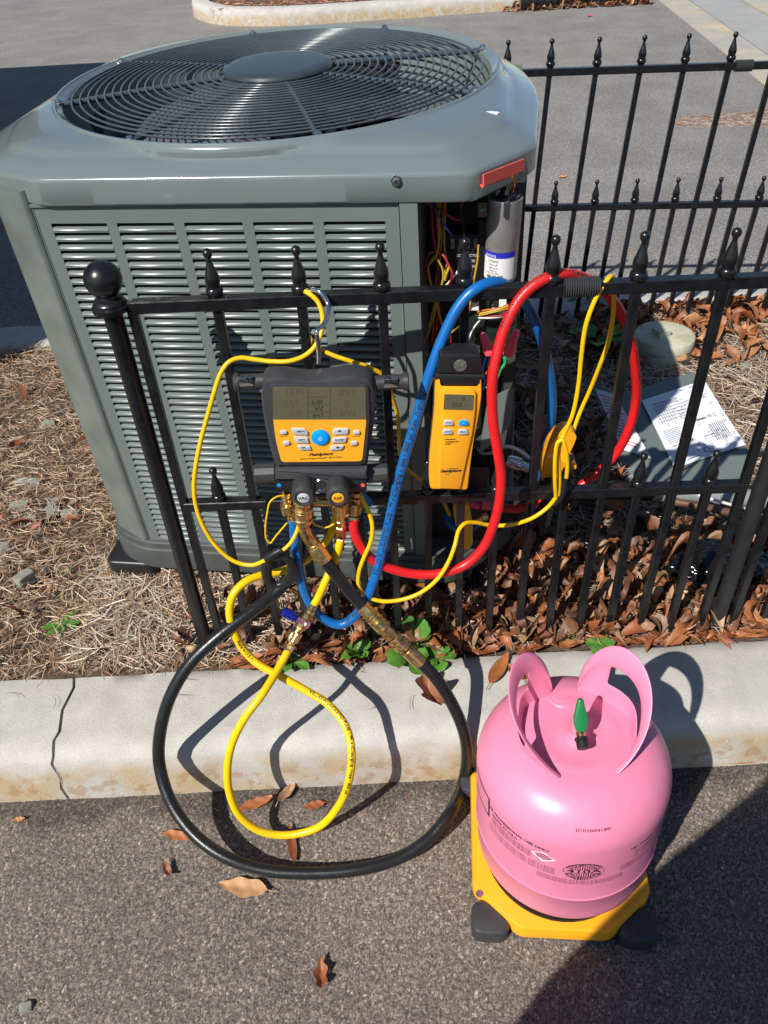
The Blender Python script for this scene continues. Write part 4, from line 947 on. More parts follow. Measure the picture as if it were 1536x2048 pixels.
for a, c, sg_, n in segs: b = MB(); fit(b, A(*a), A(*c), sg_, n); put(b, 'brass_coupling', 'brass', bh, 35)
# ferrules of the thinner hoses
b = MB(); knurl(b, A(575, 1007, YP), A(580, 1026, YP - .001), .0118); fit(b, A(580, 1026, YP - .001), A(587, 1046, .93), [(.6, .0070), (.4, .0086)], 6); put(b, 'hose_fitting', 'brass', blue, 40)
b = MB(); knurl(b, A(711, 1004, YP), A(708, 1024, YP - .001), .0118); fit(b, A(708, 1024, YP - .001), A(706, 1042, .935), [(.5, .0070), (.5, .0092)], 6); put(b, 'hose_fitting', 'brass', redh, 40)
b = MB(); knurl(b, A(679, 1004, .922), A(680, 1027, .924), .0125); fit(b, A(680, 1027, .924), A(681, 1050, .93), [(.5, .0070), (.5, .0078)], 20); fit(b, A(681, 1049, .93), A(682, 1076, .933), [(.1, .0092), (.8, .0085), (.1, .0092)], 6); put(b, 'hose_fitting', 'brass', ye, 35)
# bits of the service ends behind the lower rail
b = MB(); b.tube(spline(atl([(908, 1000, 1.15), (925, 1005, 1.14), (960, 1013, 1.13)]), 6), .007, 12); fit(b, A(962, 1010, 1.13), A(1006, 1014, 1.13), [(.5, .0085), (.2, .006), (.3, .009)]); put(b, 'end_grip', 'nut', redh, 50)
b = MB(); fit(b, A(1006, 1014, 1.13), A(985, 1022, 1.12), [(.5, .006), (.5, .008)]); fit(b, A(975, 1030, 1.12), A(945, 1045, 1.12), [(.3, .009), (.7, .006)]); put(b, 'end_fitting', 'brass', redh, 40)
b = MB(); b.tube(spline(atl([(893, 1030, 1.15), (903, 1050, 1.13), (920, 1060, 1.12), (945, 1054, 1.12), (962, 1042, 1.12)]), 6), .0075, 12); put(b, 'end_section', 'blue', blue, 60)
# cables
CA = [(600, 1040, .918), (594, 1062, .912), (582, 1085, .905), (566, 1100, .90), (545, 1108, .898)]
CB = [(536, 1118, .898), (505, 1130, .90), (470, 1123, .905), (435, 1095, .91), (408, 1055, .915), (393, 1015, .92), (388, 975, .925), (392, 930, .93), (402, 880, .94), (417, 825, .95), (430, 780, .955), (441, 748, .96), (457, 725, .965), (480, 716, .97), (510, 719, .97), (545, 723, .967), (580, 722, .965), (610, 711, .97), (632, 690, .978), (643, 662, .988), (645, 632, .998), (636, 604, 1.006), (618, 587, 1.012), (606, 582, 1.02), (602, 592, 1.04), (606, 625, 1.05), (615, 665, 1.05), (632, 692, 1.045), (660, 708, 1.04), (700, 722, 1.035), (740, 735, 1.04), (778, 760, 1.05), (782, 785, 1.06), (795, 830, 1.08), (798, 870, 1.09), (800, 905, 1.10), (812, 935, 1.10), (835, 955, 1.10), (862, 972, 1.10), (885, 1000, 1.12), (900, 1030, 1.13)]
ca, _p = hose('sensor_cable', 'cable', CB, .0033, 'thin yellow sensor cable looping left of the gauge and over the rail at the hook', 'cable')
b = MB(); b.tube(spline(atl(CA), 8), .0031, 10); put(b, 'cable_body', 'cable', ca, 80)
CC = [(718, 985, YP), (728, 1005, .935), (740, 1030, .93), (745, 1055, .925), (741, 1085, .92), (728, 1115, .915), (718, 1145, .912), (718, 1172, .91), (732, 1192, .908), (762, 1202, .905), (800, 1200, .905), (840, 1186, .905), (875, 1158, .91), (898, 1122, .92), (910, 1090, .93), (918, 1060, .95), (930, 1047, .96), (950, 1045, .97), (985, 1051, .98), (1025, 1049, .98), (1065, 1036, .985), (1095, 1015, .99), (1112, 995, .99)]
cb, _p = hose('sensor_cable', 'cable', CC, .0034, 'thin yellow sensor cable swinging under the red hose to the picket tops on the right', 'cable')
CD = [(1117, 990, .992), (1119, 960, .992), (1117, 920, .992), (1119, 890, .994), (1128, 868, 1.0), (1145, 830, 1.0), (1157, 770, 1.0), (1163, 710, 1.0), (1172, 650, 1.0), (1188, 605, 1.002), (1204, 575, 1.004), (1218, 556, 1.012), (1226, 556, 1.03), (1228, 580, 1.045), (1226, 630, 1.05), (1218, 680, 1.06), (1200, 730, 1.07), (1180, 780, 1.08), (1158, 830, 1.08), (1142, 880, 1.07), (1134, 930, 1.06), (1125, 955, 1.05)]
cc = MB(); cc.tube(spline(atl(CD), 10), .0034, 10); put(cc, 'cable_body', 'cable', cb, 80)
CE = [(1112, 995, .99), (1110, 960, .985), (1111, 910, .985), (1116, 885, .985), (1124, 880, .985), (1132, 900, .985), (1135, 930, .988), (1133, 955, .99)]
cc = MB(); cc.tube(spline(atl(CE), 8), .0034, 10); put(cc, 'cable_body', 'cable', cb, 80)
cc = MB(); cc.tube(spline(atl([(1131, 955, .99), (1126, 985, .99), (1118, 1000, .99), (1108, 1010, .99)]), 5), .0045, 10); put(cc, 'cable_tie', 'wblk', cb, 60)
b = MB(); b.tube(spline(atl([(716, 984, .955), (728, 993, .955), (742, 1008, .957)]), 5), .0055, 10); put(b, 'blue_sleeve', 'blue', gauge, 60)
tt, _p = hose('tether_wire', 'cable', [(571, 991, .94), (555, 993, .935), (541, 1003, .93), (534, 1030, .93), (531, 1055, .93), (533, 1078, .93), (540, 1086, .93), (552, 1072, .93), (574, 1046, .93)], .0014, 'thin yellow cap tether bent in a loop beside the left brass port', 'wire')
tt, _p = hose('tether_wire', 'cable', [(622, 1042, .92), (635, 1052, .925), (652, 1055, .925), (668, 1048, .925)], .0013, 'thin yellow cap tether sagging between the two middle brass ports', 'wire')
# black pipe clamp on the left cable
cl = empty('pipe_clamp', tuple(A(560, 1140, .9)), 'black plastic pipe clamp with an oval opening hanging on the thin yellow cable', 'clamp')
b = MB(); ring = spline(atl([(540, 1115, .90), (533, 1140, .90), (537, 1160, .90), (552, 1170, .90), (570, 1165, .90), (583, 1150, .90), (584, 1132, .90), (576, 1118, .90), (560, 1112, .90), (544, 1112, .90)]), 5); b.tube(ring, [.0072 + .0015 * math.sin(i * .3) for i in range(len(ring))], 10); put(b, 'jaw', 'black', cl, 60)
b = MB(); b.tube(spline(atl([(532, 1118, .896), (548, 1108, .895), (562, 1100, .896)]), 5), .0062, 10); put(b, 'cable_boot', 'black', cl, 60)
# amber pipe clamps behind the fence
c2 = empty('pipe_clamp', tuple(A(1105, 900, 1.05)), 'amber plastic pipe clamp with ribbed jaw standing behind the lower fence rail', 'clamp')
b = MB(); P = [(at(u, v, 1.06)[0], at(u, v, 1.06)[2]) for u, v in ((1078, 948), (1084, 912), (1097, 880), (1112, 860), (1128, 850), (1142, 853), (1150, 862), (1143, 880), (1130, 905), (1118, 935), (1108, 952), (1090, 956))]; b.prism(rpoly(P, .006), 1.045, 1.075, xf=zxf, bev=.003); put(b, 'jaw', 'orange2', c2, 40)
b = MB(); P = [(at(u, v, 1.035)[0], at(u, v, 1.035)[2]) for u, v in ((1122, 915), (1132, 914), (1146, 916), (1151, 922), (1147, 928), (1130, 926), (1122, 925))]; b.prism(rpoly(P, .003), 1.02, 1.055, xf=zxf, bev=.001); put(b, 'finger_tab', 'orange2', c2, 40)
b = MB(); P = [(at(u, v, 1.045)[0], at(u, v, 1.045)[2]) for u, v in ((1088, 955), (1118, 956), (1122, 985), (1110, 1000), (1096, 1060), (1080, 1066), (1076, 1040), (1092, 1000), (1086, 980))]; b.prism(rpoly(P, .004), 1.04, 1.065, xf=zxf, bev=.002); put(b, 'grip', 'black', c2, 40)
b = MB()
for k in range(3): p = A(1097 + k * 4, 913 - k, 1.0445); b.box((p.x - .0008, p.y, p.z - .003), (p.x + .0008, p.y + .001, p.z + .003))
put(b, 'rib', 'whitep', c2, 0)
c3 = empty('pipe_clamp', tuple(A(930, 1050, 1.1)), 'amber clamp handle hanging upright behind the fence below the handheld remote', 'clamp')
b = MB(); P = [(at(u, v, 1.10)[0], at(u, v, 1.10)[2]) for u, v in ((905, 1005), (937, 1003), (944, 1040), (944, 1078), (938, 1092), (929, 1092), (920, 1078), (909, 1040))]; b.prism(rpoly(P, .006), 1.09, 1.11, xf=zxf, bev=.003); put(b, 'clamp_handle', 'orange2', c3, 40)

# ================================================================ HANDHELD SCALE REMOTE
YR = .965
def zr(zx, zy, y=YR): return at(780 + zx / 3.6575, 680 + zy / 3.657, y)
rem = empty('remote_control', tuple(zr(480, 700)), 'amber handheld scale remote with small LCD held to the fence by a black strap', 'remote')
def rp(pts, y, r): P = [zr(a, b_, y) for a, b_ in pts]; return rpoly([(p[0], p[2]) for p in P], r, 5)
b = MB(); b.prism(rp([(345, 268), (368, 262), (375, 330), (640, 332), (650, 268), (668, 270), (672, 400), (648, 560), (612, 740), (590, 900), (568, 1085), (555, 1096), (298, 1090), (290, 1060), (291, 880), (312, 690), (330, 500), (330, 360)], YR, [.002, .003, .003, .003, .003, .003, .03, .04, .05, .03, .004, .004, .005, .004, .03, .05, .04, .02]), YR + .028, YR, xf=zxf, bev=.0014); put(b, 'casing', 'orange2', rem, 35)
b = MB(); b.prism(rp([(392, 342), (590, 346), (628, 372), (622, 520), (600, 680), (560, 860), (512, 1082), (352, 1078), (358, 900), (372, 700), (385, 520)], YR - .001, [.004] * 11), YR + .01, YR - .0045, xf=zxf, bev=.0016); put(b, 'raised_spine', 'orange2', rem, 35)
yr = YR - .0047
b = MB(); b.prism(rp([(398, 396), (614, 402), (606, 512), (390, 506)], yr, .001), yr + .002, yr - .0006, xf=zxf); put(b, 'screen', 'lcd', rem, 0)
o = zr(398, 440, yr - .0008)
def rfn(zx, zy, y):
    o = zr(zx, zy, y); k = (zr(zx + 100, zy, y)[0] - o[0]) / 100; return (lambda X, Y: (o[0] + X, y, o[2] + Y)), k
b = MB()
f_, k = rfn(526, 446, yr - .0007); seg_digits(b, '0', 0, 0, 19 * k, 36 * k, f_)
f_, k = rfn(456, 493, yr - .0007); seg_digits(b, '05.0', 0, 0, 19 * k, 36 * k, f_)
f_, k = rfn(568, 437, yr - .0007); text_on(b, 'LB', 14 * k, f_); f_, k = rfn(558, 480, yr - .0007); text_on(b, 'OZ', 12 * k, f_); put(b, 'display_digits', 'lcdink2', rem, 0)
for zx, zy, m, s_ in ((427, 602, 'button', 'SYNC'), (538, 602, 'bluebtn', None), (420, 667, 'button', 'UNITS'), (532, 668, 'button', 'ZERO')):
    b = MB(); b.prism(rp([(zx - 37, zy + 18), (zx - 34, zy - 8), (zx - 22, zy - 18), (zx + 22, zy - 18), (zx + 34, zy - 8), (zx + 37, zy + 18)], yr, [.0008, .002, .002, .002, .002, .0008]), yr + .001, yr - .0026, xf=zxf, bev=.0008); put(b, 'button', m, rem, 35, 'sky blue power button' if m == 'bluebtn' else None)
    b = MB(); f_, k = rfn(zx, zy + 5, yr - .0028)
    if s_: text_on(b, s_, 15 * k, f_, .03, 0, 1.15); put(b, 'button_symbol', 'ink', rem, 0)
    else: b.add([f_(-5 * k, -4 * k), f_(5 * k, -4 * k), f_(0, 6 * k)], [(0, 1, 2)]); put(b, 'button_symbol', 'whitep', rem, 0)
b = MB()
for i, s_ in enumerate(('Wireless', 'Refrigerant', 'Scale')): f_, k = rfn([440, 455, 424][i], 727 + i * 17, yr - .0002); text_on(b, s_, 18 * k, f_, .03, 0, 1.18)
f_, k = rfn(443, 958, yr - .0002); text_on(b, 'Fieldpiece', 34 * k, f_, .04, .35, 1.12); f_, k = rfn(420, 983, yr - .0002); text_on(b, 'SRS3', 12 * k, f_, .02, 0, 1.1)
f_, k = rfn(465, 941, yr - .0002); b.prism([(f_(-38 * k, 0)[0], f_(0, -2 * k)[2]), (f_(38 * k, 0)[0], f_(0, -2 * k)[2]), (f_(40 * k, 0)[0], f_(0, 2 * k)[2]), (f_(-30 * k, 0)[0], f_(0, 3 * k)[2])], yr - .0001, yr - .0002, xf=zxf)
put(b, 'lettering', 'ink', rem, 0)
b = MB(); b.prism(rp([(362, 112), (385, 103), (640, 106), (662, 116), (672, 232), (660, 252), (352, 244), (348, 228)], YR - .002, .002), YR + .03, YR - .002, xf=zxf, bev=.0025); put(b, 'magnet_strap', 'black', rem, 35)
b = MB(); b.prism(rp([(368, 262), (660, 266), (655, 320), (618, 334), (440, 330), (385, 330), (372, 300)], YR - .0015, .002), YR + .02, YR - .0015, xf=zxf, bev=.001); b.cyl(A(870, 751, YR + .004), A(966, 752, YR + .004), .0055, n=12); put(b, 'strap_clip', 'black', rem, 35)
o = zr(514, 186, YR - .0025); b = MB(); b.lathe([(0, .0092), (.0012, .0088), (.0016, .006), (.0012, .001)], o, (o[0], -9, o[2]), 28); put(b, 'magnet', mat('pitted_magnet', (.38, .36, .31), .35, .8, var=.5, vscale=400), rem, 40)

# ================================================================ REFRIGERANT CYLINDER ON ITS SCALE
TC = Vector((.2575, .636, 0)); TR = .137; TB = -.072; TS = .150
tank = empty('refrigerant_cylinder', (TC.x, TC.y, TB), 'pink R-410A refrigerant cylinder with collar handles and a green valve standing on the scale', 'gas cylinder')
prof = [(0, .085), (0, .10), (.006, .114), (.018, .126), (.032, .1325), (.05, TR - .0022), (.0985, TR - .0015), (.1005, TR - .0002), (.1025, TR + .001), (.105, TR - .0002), (.107, TR - .0004), (.15, TR - .0002), (.195, TR), (.235, TR)]
dome_h = .070
TOPZ = .305
for i in range(1, 20):
    a = i / 19 * PI / 2; prof.append((.235 + dome_h * math.sin(a) ** 1.0, .062 + (TR - .062) * math.cos(a) ** .92 if i < 19 else .062))
prof += [(.3055, .060), (.3062, .052), (.3055, .046), (.3045, .040), (.3045, .018), (.3055, .0165), (.3065, .002)]
b = MB(); b.lathe(prof, (TC.x, TC.y, TB), (TC.x, TC.y, 9), 96); put(b, 'body', 'pink', tank, 45)
# burst disc boss at the back of the top, weld dimples
TT = TB + .3055
b = MB(); q = Vector((TC.x - .006, TC.y + .066, TB + .301)); b.lathe([(-.006, .024), (.001, .023), (.003, .020), (.002, .0145), (.0035, .013), (.0035, .009), (.0015, .008)], q, q + Vector((0, .25, 1)), 32); put(b, 'relief_boss', 'pink', tank, 60)
# collar handles
def collar(side, name):
    nu, nv = 40, 16; vs = []; keep = {}
    span = 1.16
    cen = 0 if side > 0 else PI
    for i in range(nu + 1):
        ph = (-1.08 + 2.4 * i / nu) if side > 0 else (-1.32 + 2.4 * i / nu)      # along the strip, 0 = outermost
        tt_ = (side * ph + 1.08) / 2.4          # 0 at the front end, 1 at the back end
        top = .004 + .096 * max(math.sin(PI * tt_ ** 1.9), 0) ** .55
        for j in range(nv + 1):
            t = j / nv; base_r = .074 + .004 * math.cos(ph * 2)
            z = TT - .012 + t * (top + .012)
            r = base_r + .010 * (z - TT) / .1 + .004 * math.sin(t * PI) + .011 * max(0, (t - .74) / .26) ** 2
            wav = .003 * math.sin(ph * 7) * (1 - t)
            th = cen + ph * (1 if side > 0 else 1)
            vs.append((TC.x + (r + wav) * math.cos(th) * .98, TC.y + .004 + (r + wav) * math.sin(th), z))
    fs = []
    for i in range(nu):
        for j in range(nv):
            u = -1 + 2 * (i + .5) / nu; t = (j + .5) / nv
            # hand slot
            u2 = (side * (-1 + 2 * (i + .5) / nu) + 1) / 2
            if .30 < u2 < .78 and .40 < t < .68: continue
            k = i * (nv + 1) + j; fs.append((k, k + 1, k + nv + 2, k + nv + 1))
    b = MB(); b.add(vs, fs); o = put(b, name, 'pink', tank, 60)
    m_ = o.modifiers.new('thick', 'SOLIDIFY'); m_.thickness = .0022; m_.offset = 0
    m2 = o.modifiers.new('soft', 'SUBSURF'); m2.levels = 1; m2.render_levels = 1
    return o
collar(-1, 'handle'); collar(1, 'handle')
# rolled lip round the slot of each handle
vb = Vector((TC.x + .0, TC.y - .004, TT - .002))
b = MB(); b.lathe([(0, .019), (.003, .018), (.006, .012), (.010, .0115), (.012, .0095), (.042, .0095), (.045, .008)], vb, vb + Vector((0, 0, 1)), 24); va = put(b, 'valve_body', 'pink', tank, 40)
b = MB(); p0 = vb + Vector((0, -.004, .030)); fit(b, p0, p0 + Vector((0, -.016, -.004)), [(.4, .0055), (.6, .0065)], 18); put(b, 'valve_outlet', 'brass', tank, 40)
b = MB(); fit(b, p0 + Vector((0, -.014, -.004)), p0 + Vector((0, -.029, -.0085)), [(.3, .0095), (.7, .0085)], 20); put(b, 'outlet_cap', 'black', tank, 40)
b = MB(); b.lathe([(0, .006), (.007, .0055), (.009, .004)], vb + Vector((0, 0, .043)), vb + Vector((0, .1, 1)), 14)
hw = rpoly([(q_[0] * 1.12, q_[1] * .85) for q_ in [(-.0065, -.018), (.0045, -.020), (.0085, -.006), (.0080, .004), (.0055, .022), (.0045, .034), (-.0015, .034), (-.0045, .022), (-.0085, .003), (-.0088, -.006)]], .003, 4)
tl = Vector((0, .62, .78)); tn = Vector((0, -.78, .62))
b.prism(hw, 0, .007, xf=lambda x, y, z: tuple(vb + Vector((0, -.004, .048)) + Vector((1, 0, 0)) * x + tl * y + tn * z), bev=.002); put(b, 'valve_handle', 'green', tank, 40)
# print on the cylinder
def tmap(th0, z0, rad=TR + .0003):
    def f(x, y):
        q = th0 + x / TR; return (TC.x + rad * math.cos(q), TC.y + rad * math.sin(q), z0 + y)
    return f
FR = -PI / 2
b = MB()
def ttext(s_, dx, z, size, bold=.02, sx=1.15, al=0): text_on(b, s_, size, (lambda x, y: tmap(FR, z)(x + dx, y)), bold, 0, sx)
z0 = TB
ttext('FOR PROFESSIONAL USE ONLY', -.112, z0 + .2265, .0070, .035, 1.1)
ttext('MADE IN U.S.A.', -.128, z0 + .2160, .0066, .035, 1.1)
for i in range(5): ttext('FILLED CYLINDER DOT-39 NRC 400/500 M1002', -.118, z0 + .2080 - i * .0034, .0032, 0, 1.05)
for i in range(4): ttext('Federal law forbids transportation if refilled - penalty up to $500,000', -.104, z0 + .1850 - i * .0046, .0036, .0, 1.1)
ttext('NET WEIGHT 25 LBS. (11.34 KG)', .104, z0 + .2210, .0066, .035, 1.1)
ttext('Contents: pentafluoroethane, difluoromethane', .098, z0 + .2130, .0036, 0)
ttext('TO OPERATE: OPEN VALVE', .102, z0 + .2050, .0060, .035, 1.1)
for i in range(2): ttext('Keep upright for gas, invert cylinder for liquid', .100, z0 + .1985 - i * .0045, .0036, 0)
for i in range(3): ttext('WARNING: contents under pressure. Read safety sheet.', .098, z0 + .184 - i * .0052, .0042, 0)
ttext('LIQUID', -.014, z0 + .1665, .0042, .0)
for i in range(3): ttext('CONTAINS 50/50 BLEND OF R-32 AND R-125 PENTAFLUOROETHANE', -.012, z0 + .1615 - i * .0043, .0034, 0)
def ban(x0, x1, y0, y1, n=8):
    f = tmap(FR, z0)
    for i in range(n): a, c = x0 + (x1 - x0) * i / n, x0 + (x1 - x0) * (i + 1) / n; b.quad(f(a, y0), f(c, y0), f(c, y1), f(a, y1))
ban(-.1640, -.1605, .196, .243, 1); ban(-.215, -.1605, .196, .199); ban(-.215, -.1605, .240, .243); ban(.162, .164, .18, .235, 1)
ex, ez = -.010, .188; f_e = tmap(FR, z0); f = lambda x, y: f_e(ex + (x - ex) * 1.16, ez + (y - ez) * 1.16)
N_ = 48
for i in range(N_):
    a0, a1 = 2 * PI * i / N_, 2 * PI * (i + 1) / N_
    if abs(math.sin((a0 + a1) / 2)) > .36: b.quad(*[f(ex + r * math.cos(a), ez + .82 * r * math.sin(a)) for a, r in ((a0, .0155), (a1, .0155), (a1, .0235), (a0, .0235))])
for i in range(9):
    x = -.011 + i * .0027
    for s_ in (-1, 1): y1 = s_ * .0115 * math.sqrt(max(0, 1 - (x / .0152) ** 2)); b.quad(f(ex + x, ez + s_ * .0052), f(ex + x + .0011, ez + s_ * .0052), f(ex + x + .0011, ez + y1), f(ex + x, ez + y1))
for (x0, x1, y0, y1) in ((-.0275, .0275, .0047, .0053), (-.0275, .0275, -.0053, -.0047), (-.0275, -.0268, -.0053, .0053), (.0268, .0275, -.0053, .0053)): ban(ex + x0, ex + x1, ez + y0, ez + y1, 6)
text_on(b, '410A', .0105, lambda x, y: f(ex + x, ez + y), .015, 0, 1.75)
def arc(s_, r, top, size, mb):
    n = len(s_)
    for i, ch in enumerate(s_):
        a = (PI / 2 + (n / 2 - i - .5) * .205) if top else (-PI / 2 - (n / 2 - i - .5) * .205); rt = a - PI / 2 if top else a + PI / 2
        text_on(mb, ch, size, lambda x, y: tmap(FR, z0, TR + .0006)(ex + 1.16 * (r * math.cos(a) + x * math.cos(rt) - y * math.sin(rt)), ez + 1.16 * (.82 * r * math.sin(a) + x * math.sin(rt) + y * math.cos(rt))), .03)
put(b, 'lettering', 'ink', tank, 0)
b = MB(); arc('REFRIGERANT', .0193, True, .0060, b); arc('REFRIGERANT', .0193, False, .0060, b); put(b, 'lettering', 'pink', tank, 0)
b = MB(); f = tmap(FR, z0, TR + .0004); cx_, cz_ = -.066, .208; b.quad(f(cx_ - .0175, cz_), f(cx_, cz_ - .0125), f(cx_ + .0175, cz_), f(cx_, cz_ + .0125)); put(b, 'hazard_sticker', 'whitep', tank, 0)
b = MB(); f = tmap(FR, z0, TR + .0007)
for i in range(4):
    A4 = [(-.0105, 0), (0, -.0076), (.0105, 0), (0, .0076)]; p, q = A4[i], A4[(i + 1) % 4]; b.quad(f(cx_ + p[0], cz_ + p[1]), f(cx_ + q[0], cz_ + q[1]), f(cx_ + q[0] * .86, cz_ + q[1] * .86), f(cx_ + p[0] * .86, cz_ + p[1] * .86))
b.quad(f(cx_ - .004, cz_ + .0006), f(cx_ + .004, cz_ - .0012), f(cx_ + .004, cz_ + .0002), f(cx_ - .004, cz_ + .0018)); put(b, 'sticker_print', 'ink', tank, 0)
# stamped number on the shoulder
def dmap(x, y):
    a = 1.08 + y / .13; r = .062 + (TR - .062) * math.cos(PI / 2 - a + .0) if 0 else None
    ang = .60 + y / .10; rr = .062 + (TR - .062) * math.cos(ang) ** .92; zz = .235 + dome_h * math.sin(ang)
    q = FR + (x - .003) / rr; nx = .0006; return (TC.x + (rr + nx) * math.cos(q), TC.y + (rr + nx) * math.sin(q), TB + zz + nx)
b = MB(); text_on(b, 'JC\u2161200418B', .0078, dmap, .0, 0, 1.15); 
put(b, 'stamped_number', mat('red_brown_stamp', (.10, .008, .02), .5), tank, 0)

tank.rotation_euler = (0, math.radians(-1.6), 0)
scale_ = empty('refrigerant_scale', (TC.x, TC.y, AZ), 'amber and black wireless refrigerant scale platform under the pink cylinder', 'scale')
sc_rot = -.10
def sx_(x, y, z): return (TC.x - .006 + x * math.cos(sc_rot) - y * math.sin(sc_rot), TC.y - .004 + x * math.sin(sc_rot) + y * math.cos(sc_rot), z)
hw_, hh_ = .138, .135
plat = [(-hw_, -.068), (-.068, -.130), (.068, -.130), (hw_, -.068), (hw_, hh_), (-hw_, hh_)]
_unused = [(-hw_, -hh_ + .055), (-hw_ + .055, -hh_), (hw_ - .055, -hh_), (hw_, -hh_ + .055), (hw_, hh_ - .055), (hw_ - .055, hh_), (-hw_ + .055, hh_), (-hw_, hh_ - .055)]
b = MB(); b.prism(rpoly(plat, .012), AZ + .012, TB - .006, xf=sx_, bev=.004); put(b, 'platform', 'orange2', scale_, 30)
b = MB(); b.lathe([(0, .118), (.0035, .117)], (TC.x - .006, TC.y - .004, TB - .0065), (TC.x - .006, TC.y - .004, 9), 48)
for i in range(-7, 8):
    for j in range(-7, 8):
        x, y = i * .016 + (.008 if j % 2 else 0), j * .016
        if .075 < math.hypot(x, y) < .112: b.box((x - .0045, y - .0016, TB - .003), (x + .0045, y + .0016, TB - .0018), xf=sx_)
put(b, 'rubber_mat', 'black', scale_, 40)
for ix, iy in ((-1, -1), (1, -1), (1, 1), (-1, 1)):
    b = MB(); cx_, cy_ = ix * (hw_ - (.012 if iy > 0 else .026)), (hh_ - .010 if iy > 0 else -.112); b.prism(rpoly([(cx_ - .029, cy_ - .024), (cx_ + .029, cy_ - .024), (cx_ + .029, cy_ + .028), (cx_ - .029, cy_ + .028)], .018), AZ + .001, TB - .017, xf=sx_, bev=.006); put(b, 'corner_foot', 'housing', scale_, 35)
for ix, iy in ((-1, -1), (1, 1)):
    p = Vector(sx_(ix * (hw_ - .010), iy * (hh_ - .055), TB - .0062)); b = MB(); b.lathe([(0, .0058), (.001, .0056), (.0012, .0035), (.0004, .003)], p, p + Vector((0, 0, 1)), 18); put(b, 'screw', 'steel', scale_, 40)

# ================================================================ THINGS IN THE BED
pn = empty('access_panel', tuple(atz(1330, 880, .03)), 'folded grey green access panel lying on the straw with wiring sheets on it', 'panel')
def pq(z, L): return [tuple(atz(u, v, zz)) for (u, v), zz in zip(L, z)]
def slab(mb, P, th=.0015):
    P = [Vector(p) for p in P]; n = len(P); nn = (P[1] - P[0]).cross(P[2] - P[0]).normalized()
    if nn.z < 0: nn = -nn
    mb.add(P + [p - nn * th for p in P], [tuple(range(n)), tuple(range(2 * n - 1, n - 1, -1))] + [(i, (i + 1) % n, n + (i + 1) % n, n + i) for i in range(n)]); return nn
mainp = [((1256, 785), .045), ((1385, 744), .045), ((1497, 900), .035), ((1488, 985), .03), ((1318, 985), .035)]
b = MB(); slab(b, [atz(*uv, z) for uv, z in mainp]); put(b, 'large_face', 'ac', pn, 0)
flap = [((1183, 772), .012), ((1256, 785), .0448), ((1318, 985), .0348), ((1262, 985), .004)]
b = MB(); slab(b, [atz(*uv, z) for uv, z in flap]); put(b, 'small_face', 'ac', pn, 0)
b = MB(); b.tube([tuple(atz(1257, 785, .0445)), tuple(atz(1318, 985, .0345))], .0016, 8); e0 = [atz(*mainp[i][0], mainp[i][1]) for i in range(5)]
for i in (0, 1, 2): 
    a, c = Vector(e0[i]), Vector(e0[i + 1]); slab(b, [a, c, c - Vector((0, 0, .02)), a - Vector((0, 0, .02))], .0012)
put(b, 'folded_edge', 'ac', pn, 0)
# wiring sheet
def sheet(name, C4, zs, mat_, nu=14, nv=14, curl=.004, parent=None):
    P = [Vector(atz(*uv, z)) for uv, z in zip(C4, zs)]
    def f(s_, t, lift=0): p = (P[0] * (1 - s_) + P[1] * s_) * (1 - t) + (P[3] * (1 - s_) + P[2] * s_) * t; p.z += .0022 + curl * (math.sin(s_ * 5 + 1) * math.sin(t * 4) * .4 + (t - .5) ** 2 * 1.2) + lift; return p
    b = MB(); vs = [f(i / nu, j / nv) for i in range(nu + 1) for j in range(nv + 1)]
    b.add(vs, [(i * (nv + 1) + j, i * (nv + 1) + j + 1, (i + 1) * (nv + 1) + j + 1, (i + 1) * (nv + 1) + j) for i in range(nu) for j in range(nv)])
    return put(b, name, mat_, parent, 80), f
w1, f1 = sheet('wiring_sheet', [(1283, 803), (1408, 762), (1491, 892), (1349, 938)], [.0455, .0455, .036, .038], 'white', parent=pn)
w2, f2 = sheet('warning_sheet', [(1190, 780), (1230, 790), (1304, 921), (1243, 900)], [.021, .041, .046, .016], 'white', curl=.003, parent=pn)
r2 = random.Random(5); b = MB()
def ln(f, s0, t0, s1, t1, w_=.0035, mb=None):
    mb = mb or b; d = math.hypot(s1 - s0, t1 - t0) or 1; nx, ny = -(t1 - t0) / d * w_, (s1 - s0) / d * w_; n = 4
    for i in range(n):
        a, c = i / n, (i + 1) / n; mb.quad(*[tuple(f(s0 + (s1 - s0) * q + nx * k, t0 + (t1 - t0) * q + ny * k, .0004)) for q, k in ((a, -1), (c, -1), (c, 1), (a, 1))])
for i in range(7): ln(f1, .12 + i * .035, .10, .12 + i * .035, .42 + .03 * (i % 3))
for i in range(7): ln(f1, .10, .12 + i * .045, .5 + .05 * (i % 3), .12 + i * .045)
for i in range(9): ln(f1, .07, .52 + i * .022, .30, .52 + i * .022, .003)
for i in range(8): ln(f1, .70 + i * .028, .60, .70 + i * .028, .84, .006)
for i in range(40):
    s_, t = r2.uniform(.35, .95), r2.uniform(.08, .92); w3, h3 = r2.uniform(.02, .10), r2.uniform(.015, .06)
    ln(f1, s_, t, min(s_ + w3, .97), t); ln(f1, s_, t, s_, min(t + h3, .96)); 
    if i % 2: ln(f1, s_, min(t + h3, .96), min(s_ + w3, .97), min(t + h3, .96))
for i in range(14):
    s_, t = r2.uniform(.08, .85), r2.choice([.50, .74, .95, .04]); ln(f1, s_, t, s_ + r2.uniform(.03, .09), t, .006)
put(b, 'schematic_print', 'greyp', w1) if False else put(b, 'schematic_print', 'greyp', pn, 0)
b = MB(); f_ = lambda x, y: tuple(f1(.90 + y, .47 - x, .0006))
text_on(b, 'Schematic Y3', .055, lambda x, y: tuple(f1(.66 + x * 1.0, .50 - y, .0006)), .02); put(b, 'lettering', 'ink', pn, 0)
